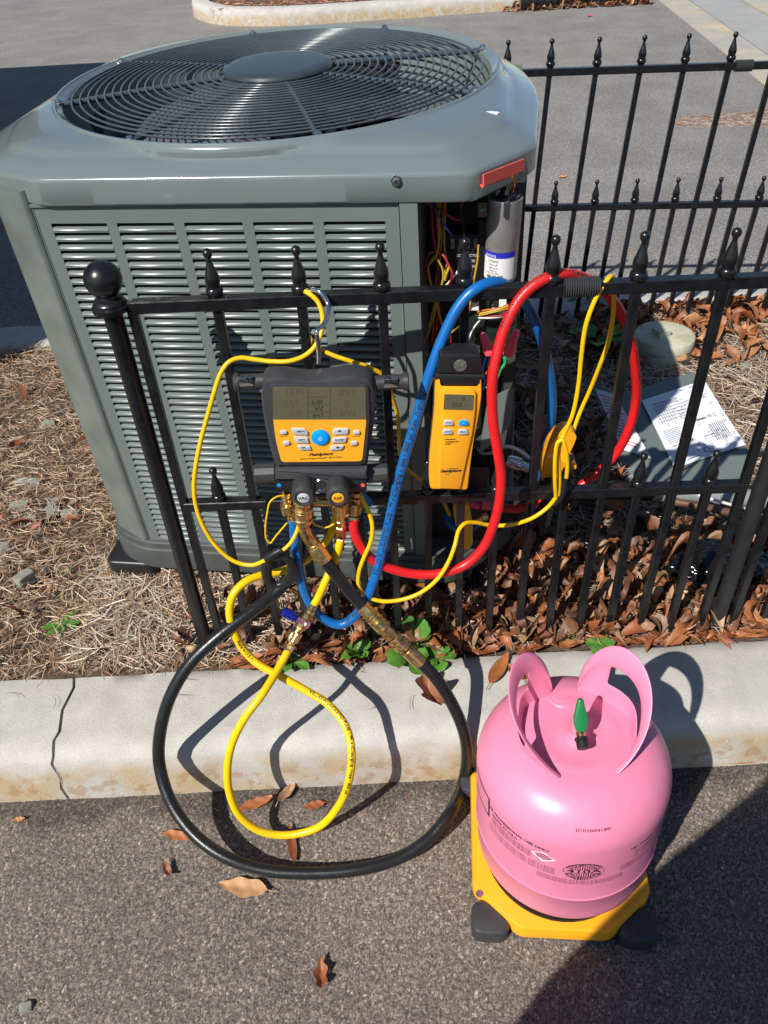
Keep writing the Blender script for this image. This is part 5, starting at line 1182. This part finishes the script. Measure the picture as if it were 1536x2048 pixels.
b = MB()
for i in range(14):
    t = .10 + i * .06; ln(f2, .12, t, r2.uniform(.5, .9), t, .010)
put(b, 'red_print', 'redp', pn, 0)

co = empty('cleanout_cap', tuple(atz(1320, 690, 0)), 'round weathered beige cleanout cap with a square nub, half in shade on the leaves', 'pipe cap')
cc_ = Vector(atz(1330, 668, .070)); b = MB(); RR = .086
b.lathe([(-.09, RR - .002), (-.03, RR - .002), (-.028, RR), (-.003, RR), (0, RR - .0025), (.001, RR - .006)], (cc_.x, cc_.y, cc_.z), (cc_.x, cc_.y, 9), 56); put(b, 'cap', 'cap_beige', co, 40)
b = MB(); a_r = .35
b.box((-.019, -.019, 0), (.019, .019, .019), xf=lambda x, y, z: (cc_.x - .014 + x * math.cos(a_r) - y * math.sin(a_r), cc_.y - .004 + x * math.sin(a_r) + y * math.cos(a_r), cc_.z + z)); put(b, 'square_nub', 'cap_beige', co, 0)

# line set and odds and ends behind the lower rail
pi_ = empty('insulated_pipe', tuple(A(1000, 960, 1.2)), 'black foam insulated refrigerant pipe running right from the condenser behind the fence', 'pipe')
b = MB(); b.tube(spline([tuple(A(u, v, y)) for u, v, y in ((960, 1062, 1.19), (1000, 1030, 1.21), (1060, 1000, 1.24), (1130, 985, 1.27), (1210, 980, 1.29), (1320, 985, 1.29))]), .020, 16); put(b, 'foam_sleeve', 'foam', pi_, 60)
b = MB(); b.tube(spline([tuple(A(u, v, y)) for u, v, y in ((1318, 985, 1.29), (1400, 990, 1.29), (1490, 996, 1.285), (1560, 1004, 1.28), (1640, 1012, 1.27))]), .0195, 16); put(b, 'mesh_wrap', 'foil', pi_, 60)
pc = empty('copper_pipe', tuple(A(1400, 1015, 1.2)), 'dull brown copper pipe sloping down to the right below the mesh wrapped pipe', 'pipe')
b = MB(); b.tube(spline([tuple(A(u, v, y)) for u, v, y in ((1340, 1002, 1.27), (1400, 1012, 1.25), (1470, 1028, 1.23), (1560, 1052, 1.20))]), .0085, 12); put(b, 'pipe', 'copper', pc, 60)
b = MB(); b.tube([tuple(A(1395, 990, 1.24)), tuple(A(1464, 1010, 1.215))], .003, 8); o = b.build('cable', 'wwht'); tag(o, 'thin white cable end lying on the brown copper pipe', 'cable')
b = MB(); b.tube([tuple(A(1482, 1014, 1.205)), tuple(A(1545, 1036, 1.19))], .003, 8); o = b.build('cable', 'wwht'); tag(o, 'short white cable end between the round post and the picket at the right edge', 'cable')
b = MB(); b.tube(spline([tuple(A(u, v, y)) for u, v, y in ((948, 870, 1.21), (962, 905, 1.20), (985, 905, 1.19), (1010, 893, 1.19), (1040, 902, 1.20), (1064, 920, 1.21))]), .0032, 10); o = b.build('cable', 'wwht'); tag(o, 'grey white cable arching out of the condenser corner behind the red hose', 'cable')
b = MB(); b.lathe([(0, .011), (.02, .014), (.03, .014), (.032, .010), (.06, .009)], A(1010, 920, 1.2), A(1060, 938, 1.2), 14); o = b.build('conduit_fitting', 'steel'); tag(o, 'grey metal conduit fitting below the condenser corner behind the fence', 'fitting')
# bin liner
bm = bmesh.new(); bmesh.ops.create_icosphere(bm, subdivisions=5, radius=1)
from mathutils import noise as mn
for v in bm.verts:
    c = v.co.copy(); r = 1 + .30 * mn.noise(c * 1.6 + Vector((3, 1, 7))) + .16 * mn.noise(c * 4.2) + .11 * abs(mn.noise(c * 9)) + .05 * mn.noise(c * 21); v.co = Vector((c.x * r, c.y * r, c.z * r))
me = bpy.data.meshes.new('bin_liner'); bm.to_mesh(me); bm.free(); me.materials.append(M['bag']); me.polygons.foreach_set('use_smooth', [True] * len(me.polygons))
bc = Vector(atz(1425, 1140, .035)); o = bpy.data.objects.new('bin_liner', me); COL.objects.link(o); o.location = bc + Vector((.02, -.01, 0)); o.scale = (.105, .070, .060); o.rotation_euler = (0, .0, -.15); tag(o, 'crumpled shiny black bin liner lying on the leaves behind the fence at the right', 'bin bag')
# far side: black downspout end
ds = empty('drain_pipe', (2.1, 9.36, AZ), 'black corrugated drain pipe end lying by the far island kerb', 'pipe')
b = MB(); pts = [(1.66 + i * .012, 9.40 + i * .0016, AZ + .075) for i in range(110)]; b.tube(pts, [.072 + .004 * math.cos(i * 1.05) for i in range(110)], 20); put(b, 'corrugated_tube', 'black', ds, 80)
b = MB(); b.lathe([(0, .080), (.05, .080), (.052, .072)], (1.66, 9.40, AZ + .08), (2, 9.445, AZ + .08), 24); put(b, 'end_ring', 'black', ds, 40)

# ================================================================ LITTER
AM2 = np.array([[AM[0][0], AM[0][1]], [AM[1][0], AM[1][1]]])
def in_ac(x, y, m=.02):
    dx, dy = x / ACS - AO.x, y / ACS - AO.y; c, s_ = math.cos(-.1701), math.sin(-.1701)
    lx, ly = dx * c + dy * s_, -dx * s_ + dy * c
    return (lx > -.12 + m) & (lx < .72 - m) & (ly > -.0 + m) & (ly < .8)
def needles(n, xr, yr, zr_, lr, wr, tints, name, label, keep, parent=None, seed=1, pitch=.12):
    R = np.random.RandomState(seed)
    x = R.uniform(*xr, n); y = R.uniform(*yr, n); k = keep(x, y, R); x, y = x[k], y[k]; n = len(x)
    L = R.uniform(*lr, n); w_ = R.uniform(*wr, n) * .5; yaw = R.uniform(0, 2 * PI, n); curv = R.normal(0, 1.0, n); roll = R.uniform(-1.0, 1.0, n); pt = R.normal(0, pitch, n)
    z0 = R.uniform(*zr_, n); S_ = 5; t = np.linspace(-.5, .5, S_)
    a = yaw[:, None] + curv[:, None] * t[None] * .9
    px = np.cumsum(np.cos(a), 1) * (L / S_)[:, None]; py = np.cumsum(np.sin(a), 1) * (L / S_)[:, None]
    px = px - px.mean(1, keepdims=True) + x[:, None]; py = py - py.mean(1, keepdims=True) + y[:, None]
    pz = z0[:, None] + pt[:, None] * t[None] * L[:, None] + (R.normal(0, .12, n)[:, None] * (t ** 2)[None] * L[:, None])
    nx, ny = -np.sin(a), np.cos(a); c, s_ = np.cos(roll)[:, None], np.sin(roll)[:, None]
    taper = np.array([.6, 1, 1, .9, .35])[None]
    wx, wy, wz = nx * c * w_[:, None] * taper, ny * c * w_[:, None] * taper, s_ * w_[:, None] * taper
    A_ = np.stack([px - wx, py - wy, pz - wz], -1); B_ = np.stack([px + wx, py + wy, pz + wz], -1)
    V = np.stack([A_, B_], 2).reshape(-1, 3); V[:, 2] = np.maximum(V[:, 2], -.012)
    base = (np.arange(n) * S_ * 2)[:, None]; q = np.arange(S_ - 1) * 2
    F = np.stack([base + q, base + q + 1, base + q + 3, base + q + 2], -1).reshape(-1, 4)
    ti = np.array(tints)[R.randint(0, len(tints), n)] * R.uniform(.72, 1.25, (n, 1)); T = np.repeat(ti, S_ * 2, 0)
    return bulk(name, V, F, T, 'needle', 'stuff', label, None, True, parent)
NT = [(1, 1, 1), (1.35, 1.45, 1.5), (1.65, 1.8, 1.95), (.8, .68, .58), (1.15, .95, .78), (.55, .42, .34), (1.5, 1.6, 1.7)]
NT_left = [(1.45, 1.5, 1.5), (1.25, 1.2, 1.1), (1.05, .98, .9), (1.35, 1.35, 1.25), (.82, .62, .48), (1.15, .85, .65), (.6, .42, .3), (.95, .75, .6), (1.5, 1.55, 1.5), (.45, .3, .22)]
bare = lambda x, y: np.exp(-(((x + .50) / .10) ** 2 + ((y - 1.045) / .05) ** 2))
needles(36000, (-1.75, -.18), (.985, 2.36), (-.008, .018), (.022, .062), (.0011, .0018), NT_left, 'pine_straw', 'pale brown pine straw covering the bed left of the condenser', lambda x, y, R: (~in_ac(x, y)) & (R.rand(len(x)) > .75 * bare(x, y)) & ((x < -.33) | (R.rand(len(x)) < 1 - (x + .33) / .15)) & (R.rand(len(x)) < np.clip(1.55 - (y - 1) * .5, .45, 1)), seed=2)
needles(5200, (-.62, -.05), (1.0, 1.30), (.0, .028), (.05, .11), (.0014, .0021), NT, 'pine_straw', 'bleached long pine needles at the foot of the fence post', lambda x, y, R: ~in_ac(x, y), seed=3)
right_straw = lambda x, y, R: (~in_ac(x, y)) & (R.rand(len(x)) < np.where((x > .62) & (y > 1.5), 1, np.where((y > 1.12) & (x > .12), .75, .10)))
needles(44000, (-.2, 2.1), (.99, 2.34), (-.004, .020), (.04, .11), (.0011, .0018), NT, 'pine_straw', 'bleached pine straw in the bed behind the fence on the right', right_straw, seed=4)
needles(5200, (-.25, 1.5), (.99, 1.22), (.006, .034), (.03, .085), (.0009, .0017), NT, 'pine_straw', 'thin bleached needles among the leaves at the fence foot', lambda x, y, R: ~in_ac(x, y), seed=14, pitch=.3)
needles(170, (-.95, 1.1), (.68, .97), (AZ, AZ), (.012, .05), (.0008, .0014), [(1.1, .8, .6), (1.4, 1.3, 1.1), (.7, .4, .3)], 'loose_needles', 'a few loose pine needles along the foot of the kerb', lambda x, y, R: (y < .775) & (y > .775 - .06 * R.rand(len(x)) ** 2 - .01), seed=6, pitch=.02)
def rest(o, z):
    me = o.data; n = len(me.vertices); a = np.empty(n * 3, np.float32); me.vertices.foreach_get('co', a); a = a.reshape(-1, 3); a[:, 2] = z + .0035 + (a[:, 2] - a[:, 2].min()) * .2; me.vertices.foreach_set('co', a.ravel()); me.update()
rest(bpy.data.objects['loose_needles'], AZ)
o = needles(260, (-1.0, 1.2), (.86, .985), (.004, .004), (.012, .05), (.0009, .0014), [(1.1, .8, .6), (.8, .5, .4), (.6, .4, .35)], 'loose_needles', 'loose pine needles strewn on the back edge of the kerb top', lambda x, y, R: R.rand(len(x)) < np.exp(-(.985 - y) / .022) * np.where(x < -.2, 1, .35) + .02, seed=7, pitch=.02); rest(o, .0035)
needles(9000, (-1.5, 3), (9.5, 12.4), (AZ + .12, AZ + .15), (.08, .2), (.004, .007), [(1, .62, .48), (.8, .5, .4), (1.2, .85, .7)], 'pine_straw', 'reddish pine straw in the far island bed', lambda x, y, R: y > 9.5 + .06 * x, seed=9)

# leaf shapes -----------------------------------------------------------------
def leaf_batch(n, pos_fn, lr, asp, name, label, tints, seed, zr_=(.0, .03), pitch=.45, mat_='leaf', cup=1.0, kind='stuff', ys=0):
    R = np.random.RandomState(seed); x, y = pos_fn(n, R); n = len(x); NU, NV = 7, 3
    L = R.uniform(*lr, n); W_ = L * R.uniform(*asp, n); u = np.linspace(0, 1, NU); v = np.linspace(-1, 1, NV)
    prof = np.sin(PI * u ** .85) ** .75; prof[0] = .02; prof[-1] = .02
    yaw, pi_, ro = (R.normal(0, ys, n) + PI * (R.rand(n) < .5) if ys else R.uniform(0, 2 * PI, n)), R.normal(0, pitch, n), R.normal(0, pitch, n); curl = R.normal(0, 1.2, n) * cup; fold = R.normal(.55, .7, n) * cup; bend = R.normal(0, .35, n); tw = R.normal(0, .6, n) * cup
    U, Vv = np.meshgrid(u, v, indexing='ij')
    lx = (U - .5)[None] * L[:, None, None]; irr = 1 + .22 * R.normal(0, 1, (n, NU, 1)) * (R.rand(n, 1, 1) < .5)
    ly = Vv[None] * prof[None, :, None] * W_[:, None, None] * .5 * irr
    lz = -curl[:, None, None] * (U[None] - .5) ** 2 * L[:, None, None] + fold[:, None, None] * np.abs(ly) + tw[:, None, None] * (U[None] - .5) * ly * 2
    ly = ly + bend[:, None, None] * (U[None] - .5) ** 2 * L[:, None, None]
    cp, sp = np.cos(pi_)[:, None, None], np.sin(pi_)[:, None, None]; X1, Z1 = lx * cp - lz * sp, lx * sp + lz * cp
    cr, sr = np.cos(ro)[:, None, None], np.sin(ro)[:, None, None]; Y2, Z2 = ly * cr - Z1 * sr, ly * sr + Z1 * cr
    cy, sy = np.cos(yaw)[:, None, None], np.sin(yaw)[:, None, None]; X3, Y3 = X1 * cy - Y2 * sy, X1 * sy + Y2 * cy
    z0 = R.uniform(*zr_, n); mn_ = Z2.reshape(n, -1).min(1); Zf = Z2 - mn_[:, None, None] * .75 + z0[:, None, None]
    V = np.stack([X3 + x[:, None, None], Y3 + y[:, None, None], Zf], -1).reshape(-1, 3)
    base = (np.arange(n) * NU * NV)[:, None]; q = np.array([i * NV + j for i in range(NU - 1) for j in range(NV - 1)])
    F = np.stack([base + q, base + q + 1, base + q + NV + 1, base + q + NV], -1).reshape(-1, 4)
    ti = np.array(tints)[R.randint(0, len(tints), n)] * R.uniform(.75, 1.2, (n, 1)); T = np.repeat(ti, NU * NV, 0)
    return bulk(name, V, F, T, mat_, kind, label, None, True)
LT = [(.8, .72, .72), (1.0, .95, .95), (.5, .40, .4), (1.3, 1.6, 1.8), (.8, .6, .45), (1.15, .85, .6), (.35, .28, .28), (.95, 1.05, 1.15), (1.4, 1.9, 2.3), (.65, .6, .65), (1.2, .8, .5)]
def pos_front(n, R):
    x = R.uniform(-.42, 1.5, n); y = .995 + R.rand(n) ** 1.2 * .25
    k = (~in_ac(x, y, .0)) & (R.rand(n) < np.where(x < -.2, .22, np.where(x < .05, .55, 1))); return x[k], y[k]
leaf_batch(3000, pos_front, (.022, .060), (.22, .60), 'leaf_litter', 'brown and orange dry leaves heaped along the fence foot', LT, 21, (.0, .032), pitch=.6, cup=1.6)
leaf_batch(230, lambda n, R: (R.uniform(-.30, 1.5, n), .978 + R.rand(n) * .016), (.03, .085), (.14, .30), 'leaf_litter', 'flat orange brown leaves lying over the back edge of the kerb', [(1.1, .8, .6), (.8, .5, .35), (1.3, 1.0, .8)], 22, (.002, .008), pitch=.12, cup=.7, ys=.35)
def pos_side(n, R):
    x = R.uniform(.24, .80, n); y = R.uniform(1.15, 2.32, n); k = (~in_ac(x, y, -.01)) & ~((x > .56) & (y > 1.38) & (y < 1.97)); return x[k], y[k]
leaf_batch(520, pos_side, (.03, .08), (.2, .5), 'leaf_litter', 'dark shaded dry leaves right of the condenser', LT, 23, (.0, .022))
leaf_batch(900, lambda n, R: (R.uniform(.7, 2.2, n), 2.34 - R.rand(n) ** 1.5 * .34), (.032, .078), (.25, .45), 'leaf_litter', 'orange brown leaves banked against the back fence', [(1.3, 1, .8), (1.1, .85, .6), (1.5, 1.5, 1.4), (.9, .6, .4)], 24, (.0, .035))
leaf_batch(90, lambda n, R: (R.uniform(.97, 2.2, n), R.uniform(1.2, 2.2, n)), (.04, .09), (.12, .3), 'leaf_litter', 'scattered orange leaves on the pale straw at the right', LT, 25, (.012, .025))
leaf_batch(40, lambda n, R: (R.uniform(-1.6, -.5, n), R.uniform(1.02, 2.2, n)), (.03, .07), (.15, .35), 'leaf_litter', 'odd red brown leaves on the straw at the left', [(1, .6, .5), (.8, .5, .4)], 26, (.010, .018))
leaf_batch(120, lambda n, R: (R.uniform(1.5, 3.0, n), 9.30 + R.rand(n) * .10), (.06, .13), (.25, .5), 'leaf_litter', 'brown leaves gathered at the far drain pipe', LT, 27, (AZ, AZ + .01), pitch=.2)

def one_leaf(u, v, z, length, width, yaw, tint, label, curl=.5, fold=.4, lobes=0, y=None, group=None, m='leaf', pitch=0, mesh_name='fallen_leaf', cat='leaf'):
    p = Vector(atz(u, v, z)); NU, NV = 15, 7; vs = []; th = .0005
    for i in range(NU):
        t = i / (NU - 1)
        for j in range(NV):
            s_ = -1 + 2 * j / (NV - 1); w_ = width * .5 * (math.sin(PI * t ** .8) ** .8 if 0 < t < 1 else .03) * (1 + lobes * .35 * math.sin(t * 14 + s_))
            x = (t - .5) * length; yy = s_ * w_; zz = curl * ((t - .5) ** 2) * length + fold * abs(yy) + .0008 * math.sin(t * 19 + s_ * 3) + pitch * x
            vs.append((x, yy, zz))
    mnz = min(q[2] for q in vs); vs = [(a, c, d - mnz) for a, c, d in vs]; n = len(vs)
    fs = [(i * NV + j, i * NV + j + 1, (i + 1) * NV + j + 1, (i + 1) * NV + j) for i in range(NU - 1) for j in range(NV - 1)]
    b = MB(); b.add(vs, fs); b.tube([(-length * .5, 0, vs[3][2]), (-length * .66, 0, max(0.001, vs[3][2] * .5))], .0008, 5)
    o = b.build(mesh_name, m, None, 80); o.location = p + Vector((0, 0, .001)); o.rotation_euler = (0, 0, yaw)
    a = o.data.attributes.new('tint', 'FLOAT_COLOR', 'POINT'); a.data.foreach_set('color', np.tile(np.array([*tint, 1], np.float32), len(o.data.vertices)))
    return tag(o, label, cat, group)
G = 'single leaves fallen on the kerb and asphalt'
AL = AZ + .003
one_leaf(486, 1777, AL, .085, .032, 2.95, (1.9, 2.2, 2.2), 'pale tan leaf with a long stalk lying on the asphalt below the black hose loop', .3, .25, .3, group=G)
one_leaf(515, 1608, AL, .068, .020, .35, (1.3, .9, .6), 'orange brown leaf on the asphalt inside the yellow loop, touching its left side', .3, .3, group=G)
one_leaf(576, 1588, AL, .052, .018, .95, (1.5, 1.9, 2.2), 'curled tan leaf standing on the asphalt by the kerb foot inside the yellow loop', .9, .9, group=G)
one_leaf(628, 1612, AL, .040, .016, 3.3, (1.1, .7, .5), 'short rusty leaf lying in the hose shadow inside the yellow loop', .3, .2, group=G)
one_leaf(584, 1688, AL, .072, .016, 1.75, (.75, .45, .4), 'slim dark red leaf crossed by the bottom of the yellow loop', .2, .3, group=G)
one_leaf(357, 1674, AL, .055, .018, -.25, (1.6, 1.2, .9), 'orange leaf crossed by the lower left of the black hose', .3, .3, group=G)
one_leaf(337, 1745, AL, .030, .013, -1.0, (.9, .7, .6), 'small curled brown leaf on the asphalt left of the black hose bottom', 1.8, .8, group=G)
one_leaf(643, 1950, AL, .045, .020, 1.6, (1.1, .8, .6), 'small forked reddish leaf near the bottom edge of the asphalt', 1.0, .9, .8, group=G)
one_leaf(40, 1640, AL, .020, .010, .1, (2, 1.9, 1.6), 'tiny pale leaf scrap on the asphalt at the left edge', .5, .3, group=G)
one_leaf(998, 1340, .004, .085, .026, 1.0, (1.3, .95, .6), 'long orange brown leaf on the kerb top behind the cylinder handle', .3, .5, group=G)
one_leaf(1030, 1348, .004, .045, .022, 2.1, (.9, .7, .5), 'brown leaf partly hidden behind the left cylinder handle', .5, .6, group=G)
one_leaf(1060, 1352, .004, .05, .02, .2, (1.2, .9, .6), 'brown leaf on the kerb top just left of the cylinder dome', .3, .4, group=G)
one_leaf(865, 1395, .004, .075, .045, -1.2, (1.0, .8, .8), 'crumpled purplish brown leaf on the kerb beside the black hose', 1.2, 1.1, 1.0, group=G)
one_leaf(1450, 1524, AL, .10, .012, -.15, (1.2, .9, .6), 'thin orange leaf strip at the kerb foot right of the cylinder', .15, .4, group=G)
one_leaf(1392, 1205, .02, .115, .080, .9, (2.6, 3.6, 4.6), 'large pale tan leaf propped against the pickets at the right', .5, .35, .5, pitch=.25)
one_leaf(1262, 1222, .022, .11, .028, -.75, (1.3, .9, .6), 'long orange leaf leaning at the picket foot above the green sprig', .2, .6, pitch=.1)
one_leaf(955, 1095, .03, .11, .030, 1.7, (1.0, .7, .5), 'tall brown leaf standing in the shade right of the red hose bottom', .3, .8, pitch=.3)
one_leaf(1250, 1410 - 260, .02, .07, .045, .5, (1.6, 1.7, 1.7), 'broad pale leaf lying behind the pickets left of the bin liner', .5, .5)
one_leaf(1125, 355, AZ, .05, .03, .3, (2.2, 2.1, 1.7), 'small pale yellow leaf on the far asphalt behind the back fence', .3, .3)
one_leaf(1180, 33, AZ, .07, .04, .3, (3, .3, .3), 'tiny red scrap on the asphalt near the far drain pipe', .3, .3, mesh_name='litter_scrap', cat='scrap')

# stones ---------------------------------------------------------------------
def stone(u, v, sx, sy, sz, label, yaw=0, z=.0, seed=0, m='stone'):
    bm = bmesh.new(); bmesh.ops.create_icosphere(bm, subdivisions=3, radius=1)
    for q in bm.verts:
        c = q.co.copy(); f = 1 + .35 * mn.noise(c * 1.1 + Vector((seed * 3.7, seed, 1))) + .12 * mn.noise(c * 3 + Vector((seed, 5, 1))); q.co = Vector([max(-.72, min(.72, k * f)) for k in c])
    me = bpy.data.meshes.new('stone'); bm.to_mesh(me); bm.free(); me.materials.append(M[m]); o = bpy.data.objects.new('stone', me); COL.objects.link(o)
    for p in me.polygons: p.use_smooth = False
    p = Vector(atz(u, v, z)); o.location = p + Vector((0, 0, sz * .45)); o.scale = (sx, sy, sz); o.rotation_euler = (0, .1, yaw); return tag(o, label, 'stone', 'stones in the straw bed')
stone(52, 1165, .026, .018, .022, 'upright pale green grey stone alone on the straw at the left', .9, seed=1)
stone(222, 1247, .030, .030, .016, 'yellowish flat stone half buried near the kerb below the fence post', .5, seed=2)
stone(200, 1205, .030, .016, .010, 'low grey stone with orange stain behind the yellowish stone', .2, seed=3)
stone(60, 968, .040, .016, .013, 'long whitish stone lying at the left edge of the bed', .0, seed=4)
stone(40, 1015, .028, .016, .012, 'flat grey stone just in front of the long whitish stone', .1, seed=5)
stone(142, 1030, .028, .016, .010, 'bluish white flake of stone nearest the condenser base', -.1, seed=6)
stone(108, 1025, .022, .018, .012, 'crumbly whitish stone in the middle of the stone cluster', .4, seed=7)
stone(110, 1008, .018, .014, .010, 'small dark grey stone behind the crumbly one', .9, seed=8)
stone(62, 1042, .020, .020, .008, 'thin grey slab of stone in front of the flat grey one', .3, seed=9)
stone(8, 1100, .022, .018, .012, 'whitish stone cut off by the left edge of the photo', .3, seed=10)
stone(98, 853, .024, .022, .014, 'squarish tan stone farthest back in the sunlit straw', .4, seed=11)
stone(1390, 1028, .045, .016, .020, 'smooth grey stone under the brown copper pipe', -.1, seed=12)
stone(53, 2016, .012, .010, .007, 'small whitish pebble on the asphalt in the bottom left corner', .2, AZ, 13)
stone(1490, 735, .022, .016, .010, 'small grey stone on the pale straw at the right edge', .3, seed=14)

# weeds ----------------------------------------------------------------------
def weed(u, v, n, lr, wr, label, z=.0, yaw0=0, up=(.25, .9), seed=0, tint=(1, 1, 1), shape='oval', stem=0):
    r_ = random.Random(seed); p = Vector(atz(u, v, z)); root = empty('weed', tuple(p), label, 'weed')
    for i in range(n):
        a = yaw0 + 2 * PI * i / n + r_.uniform(-.35, .35); L = r_.uniform(*lr); W_ = L * r_.uniform(*wr); el = r_.uniform(*up); NU, NV = 11, 5; vs = []
        for k in range(NU):
            t = k / (NU - 1); pr = (math.sin(PI * t ** 1.5) ** .8 if shape == 'oval' else math.sin(PI * t ** .9) * (1 + .28 * math.sin(t * 24))) if 0 < t < 1 else .04
            e2 = el - t * t * 1.1; x = L * t * math.cos(el) * (1 - .1 * t); zc = L * (t * math.sin(el) - .35 * t * t) + stem * t
            for j in range(NV):
                s_ = -1 + 2 * j / (NV - 1); yy = s_ * pr * W_ * .5; vs.append((x * math.cos(a) - yy * math.sin(a), x * math.sin(a) + yy * math.cos(a), max(zc, .001) + .3 * abs(yy) + .0006 * math.sin(k * 2.1 + j)))
        b = MB(); b.add(vs, [(k * NV + j, k * NV + j + 1, (k + 1) * NV + j + 1, (k + 1) * NV + j) for k in range(NU - 1) for j in range(NV - 1)])
        o = b.build('leaf', 'leafgreen', root, 80)
    return root
weed(345 / 2.768 + 3, 960 + 800 / 2.768, 8, (.036, .056), (.20, .32), 'dull green rosette weed with toothed leaves on the straw at the left', .006, .4, (.1, .35), 1, shape='tooth')
weed(585, 1325, 9, (.022, .044), (.35, .5), 'low green weed at the kerb edge under the brass ball valve', .012, .2, (.2, .9), 2)
weed(718, 1308, 8, (.034, .058), (.42, .6), 'bright green weed with spoon shaped leaves between the two hoses at the kerb', .016, .9, (.4, 1.1), 3)
weed(818, 1318, 5, (.050, .072), (.6, .85), 'broad leaved green weed under the brass couplings of the black hose', .014, 2.6, (.15, .7), 4)
weed(838, 1292, 4, (.07, .10), (.32, .45), 'tall pointed green weed behind the brass couplings', .01, .6, (.9, 1.35), 5)
weed(875, 1318, 5, (.030, .05), (.6, .8), 'small round leaved green weed right of the black hose', .004, .0, (.3, .8), 6)
weed(1207, 1290, 7, (.022, .042), (.55, .8), 'small green sprig on the kerb edge behind the cylinder handles', .014, .3, (.1, .6), 7)
weed(1190, 690, 8, (.09, .15), (.35, .5), 'large dark green weed in shade behind the looped yellow cable', .004, .1, (.2, 1.0), 8)
weed(1175, 600, 6, (.09, .14), (.4, .5), 'dark green weed beside the back kerb under the coil sleeve', .004, .5, (.2, .9), 9)
R_ = np.random.RandomState(31); pm = atz(1128, 1262, .01)
leaf_batch(420, lambda n, R: (pm[0] + R.normal(0, .020, n), pm[1] + R.normal(0, .010, n)), (.004, .008), (.5, .8), 'moss_clump', 'yellow green moss clump at the picket feet', [(.9, 3.4, .9), (1.6, 4.4, 1.2), (.5, 2, .5)], 32, (.004, .022), pitch=.9)

# ================================================================ OUTSIDE THE FRAME: what casts the shade
bd = empty('shade_building', (-5, 3, AZ), 'unseen beige stucco block added to shade the far left of the lot', 'shade_building')  # unseen block, added only for the shadow it throws across the lot
b = MB(); b.box((-7.0, .9, AZ - .1), (-2.42, 5.75, 2.42)); put(b, 'wall', 'stucco', bd, 0)
b = MB(); b.box((-7.08, .82, 2.423), (-2.34, 5.83, 2.55)); put(b, 'roof', 'concrete', bd, 0)
b = MB(); b.box((-2.419, 2.2, AZ), (-2.38, 3.1, 1.95)); put(b, 'door', 'ac_dark', bd, 0)

def person():
    root = empty('person', (-.225, -.24, AZ), 'photographer in dark work clothes standing at the kerb holding a phone out in both hands', 'person')
    V = [((.06, 0, .95), (.155, .11)), ((.16, .0, 1.15), (.140, .10)), ((.26, .01, 1.38), (.165, .11)), ((.31, .02, 1.50), (.065, .06)), ((.33, .04, 1.62), (.075, .09)), ((.34, .05, 1.74), (.075, .085)),
         ((-.10, 0, .88), (.09, .09)), ((-.12, .02, .50), (.06, .065)), ((-.13, 0, .09), (.042, .045)), ((-.14, .13, .04), (.04, .03)),
         ((.10, 0, .88), (.09, .09)), ((.12, .02, .50), (.06, .065)), ((.13, 0, .09), (.042, .045)), ((.14, .13, .04), (.04, .03)),
         ((.08, .01, 1.42), (.055, .055)), ((.03, .0, 1.14), (.045, .045)), ((.18, .10, 1.27), (.030, .03)), ((.205, .14, 1.31), (.026, .02)),
         ((.46, .01, 1.42), (.055, .055)), ((.50, .0, 1.14), (.045, .045)), ((.34, .10, 1.27), (.030, .03)), ((.315, .14, 1.31), (.026, .02))]
    E_ = [(0, 1), (1, 2), (2, 3), (3, 4), (4, 5), (0, 6), (6, 7), (7, 8), (8, 9), (0, 10), (10, 11), (11, 12), (12, 13), (2, 14), (14, 15), (15, 16), (16, 17), (2, 18), (18, 19), (19, 20), (20, 21)]
    me = bpy.data.meshes.new('body'); me.from_pydata([v for v, _ in V], E_, []); o = bpy.data.objects.new('body', me); COL.objects.link(o); o.parent = root
    sk = o.modifiers.new('skin', 'SKIN')
    for i, (_, r) in enumerate(V): me.skin_vertices[0].data[i].radius = r
    me.skin_vertices[0].data[0].use_root = True
    s2 = o.modifiers.new('sub', 'SUBSURF'); s2.levels = 2; s2.render_levels = 2; me.materials.append(M['cloth'])
    ph = empty('phone', (0, -.02, ZC), 'black phone held in both hands taking the photo', 'phone')
    b = MB(); b.box((-.037, -.008, -.075), (.037, 0, .075), xf=lambda x, y, z: tuple(Vector(CP) + Vector(CR) * x + Vector(CU) * z + Vector(_F) * (y - .012))); put(b, 'body', 'black', ph, 0)
person()
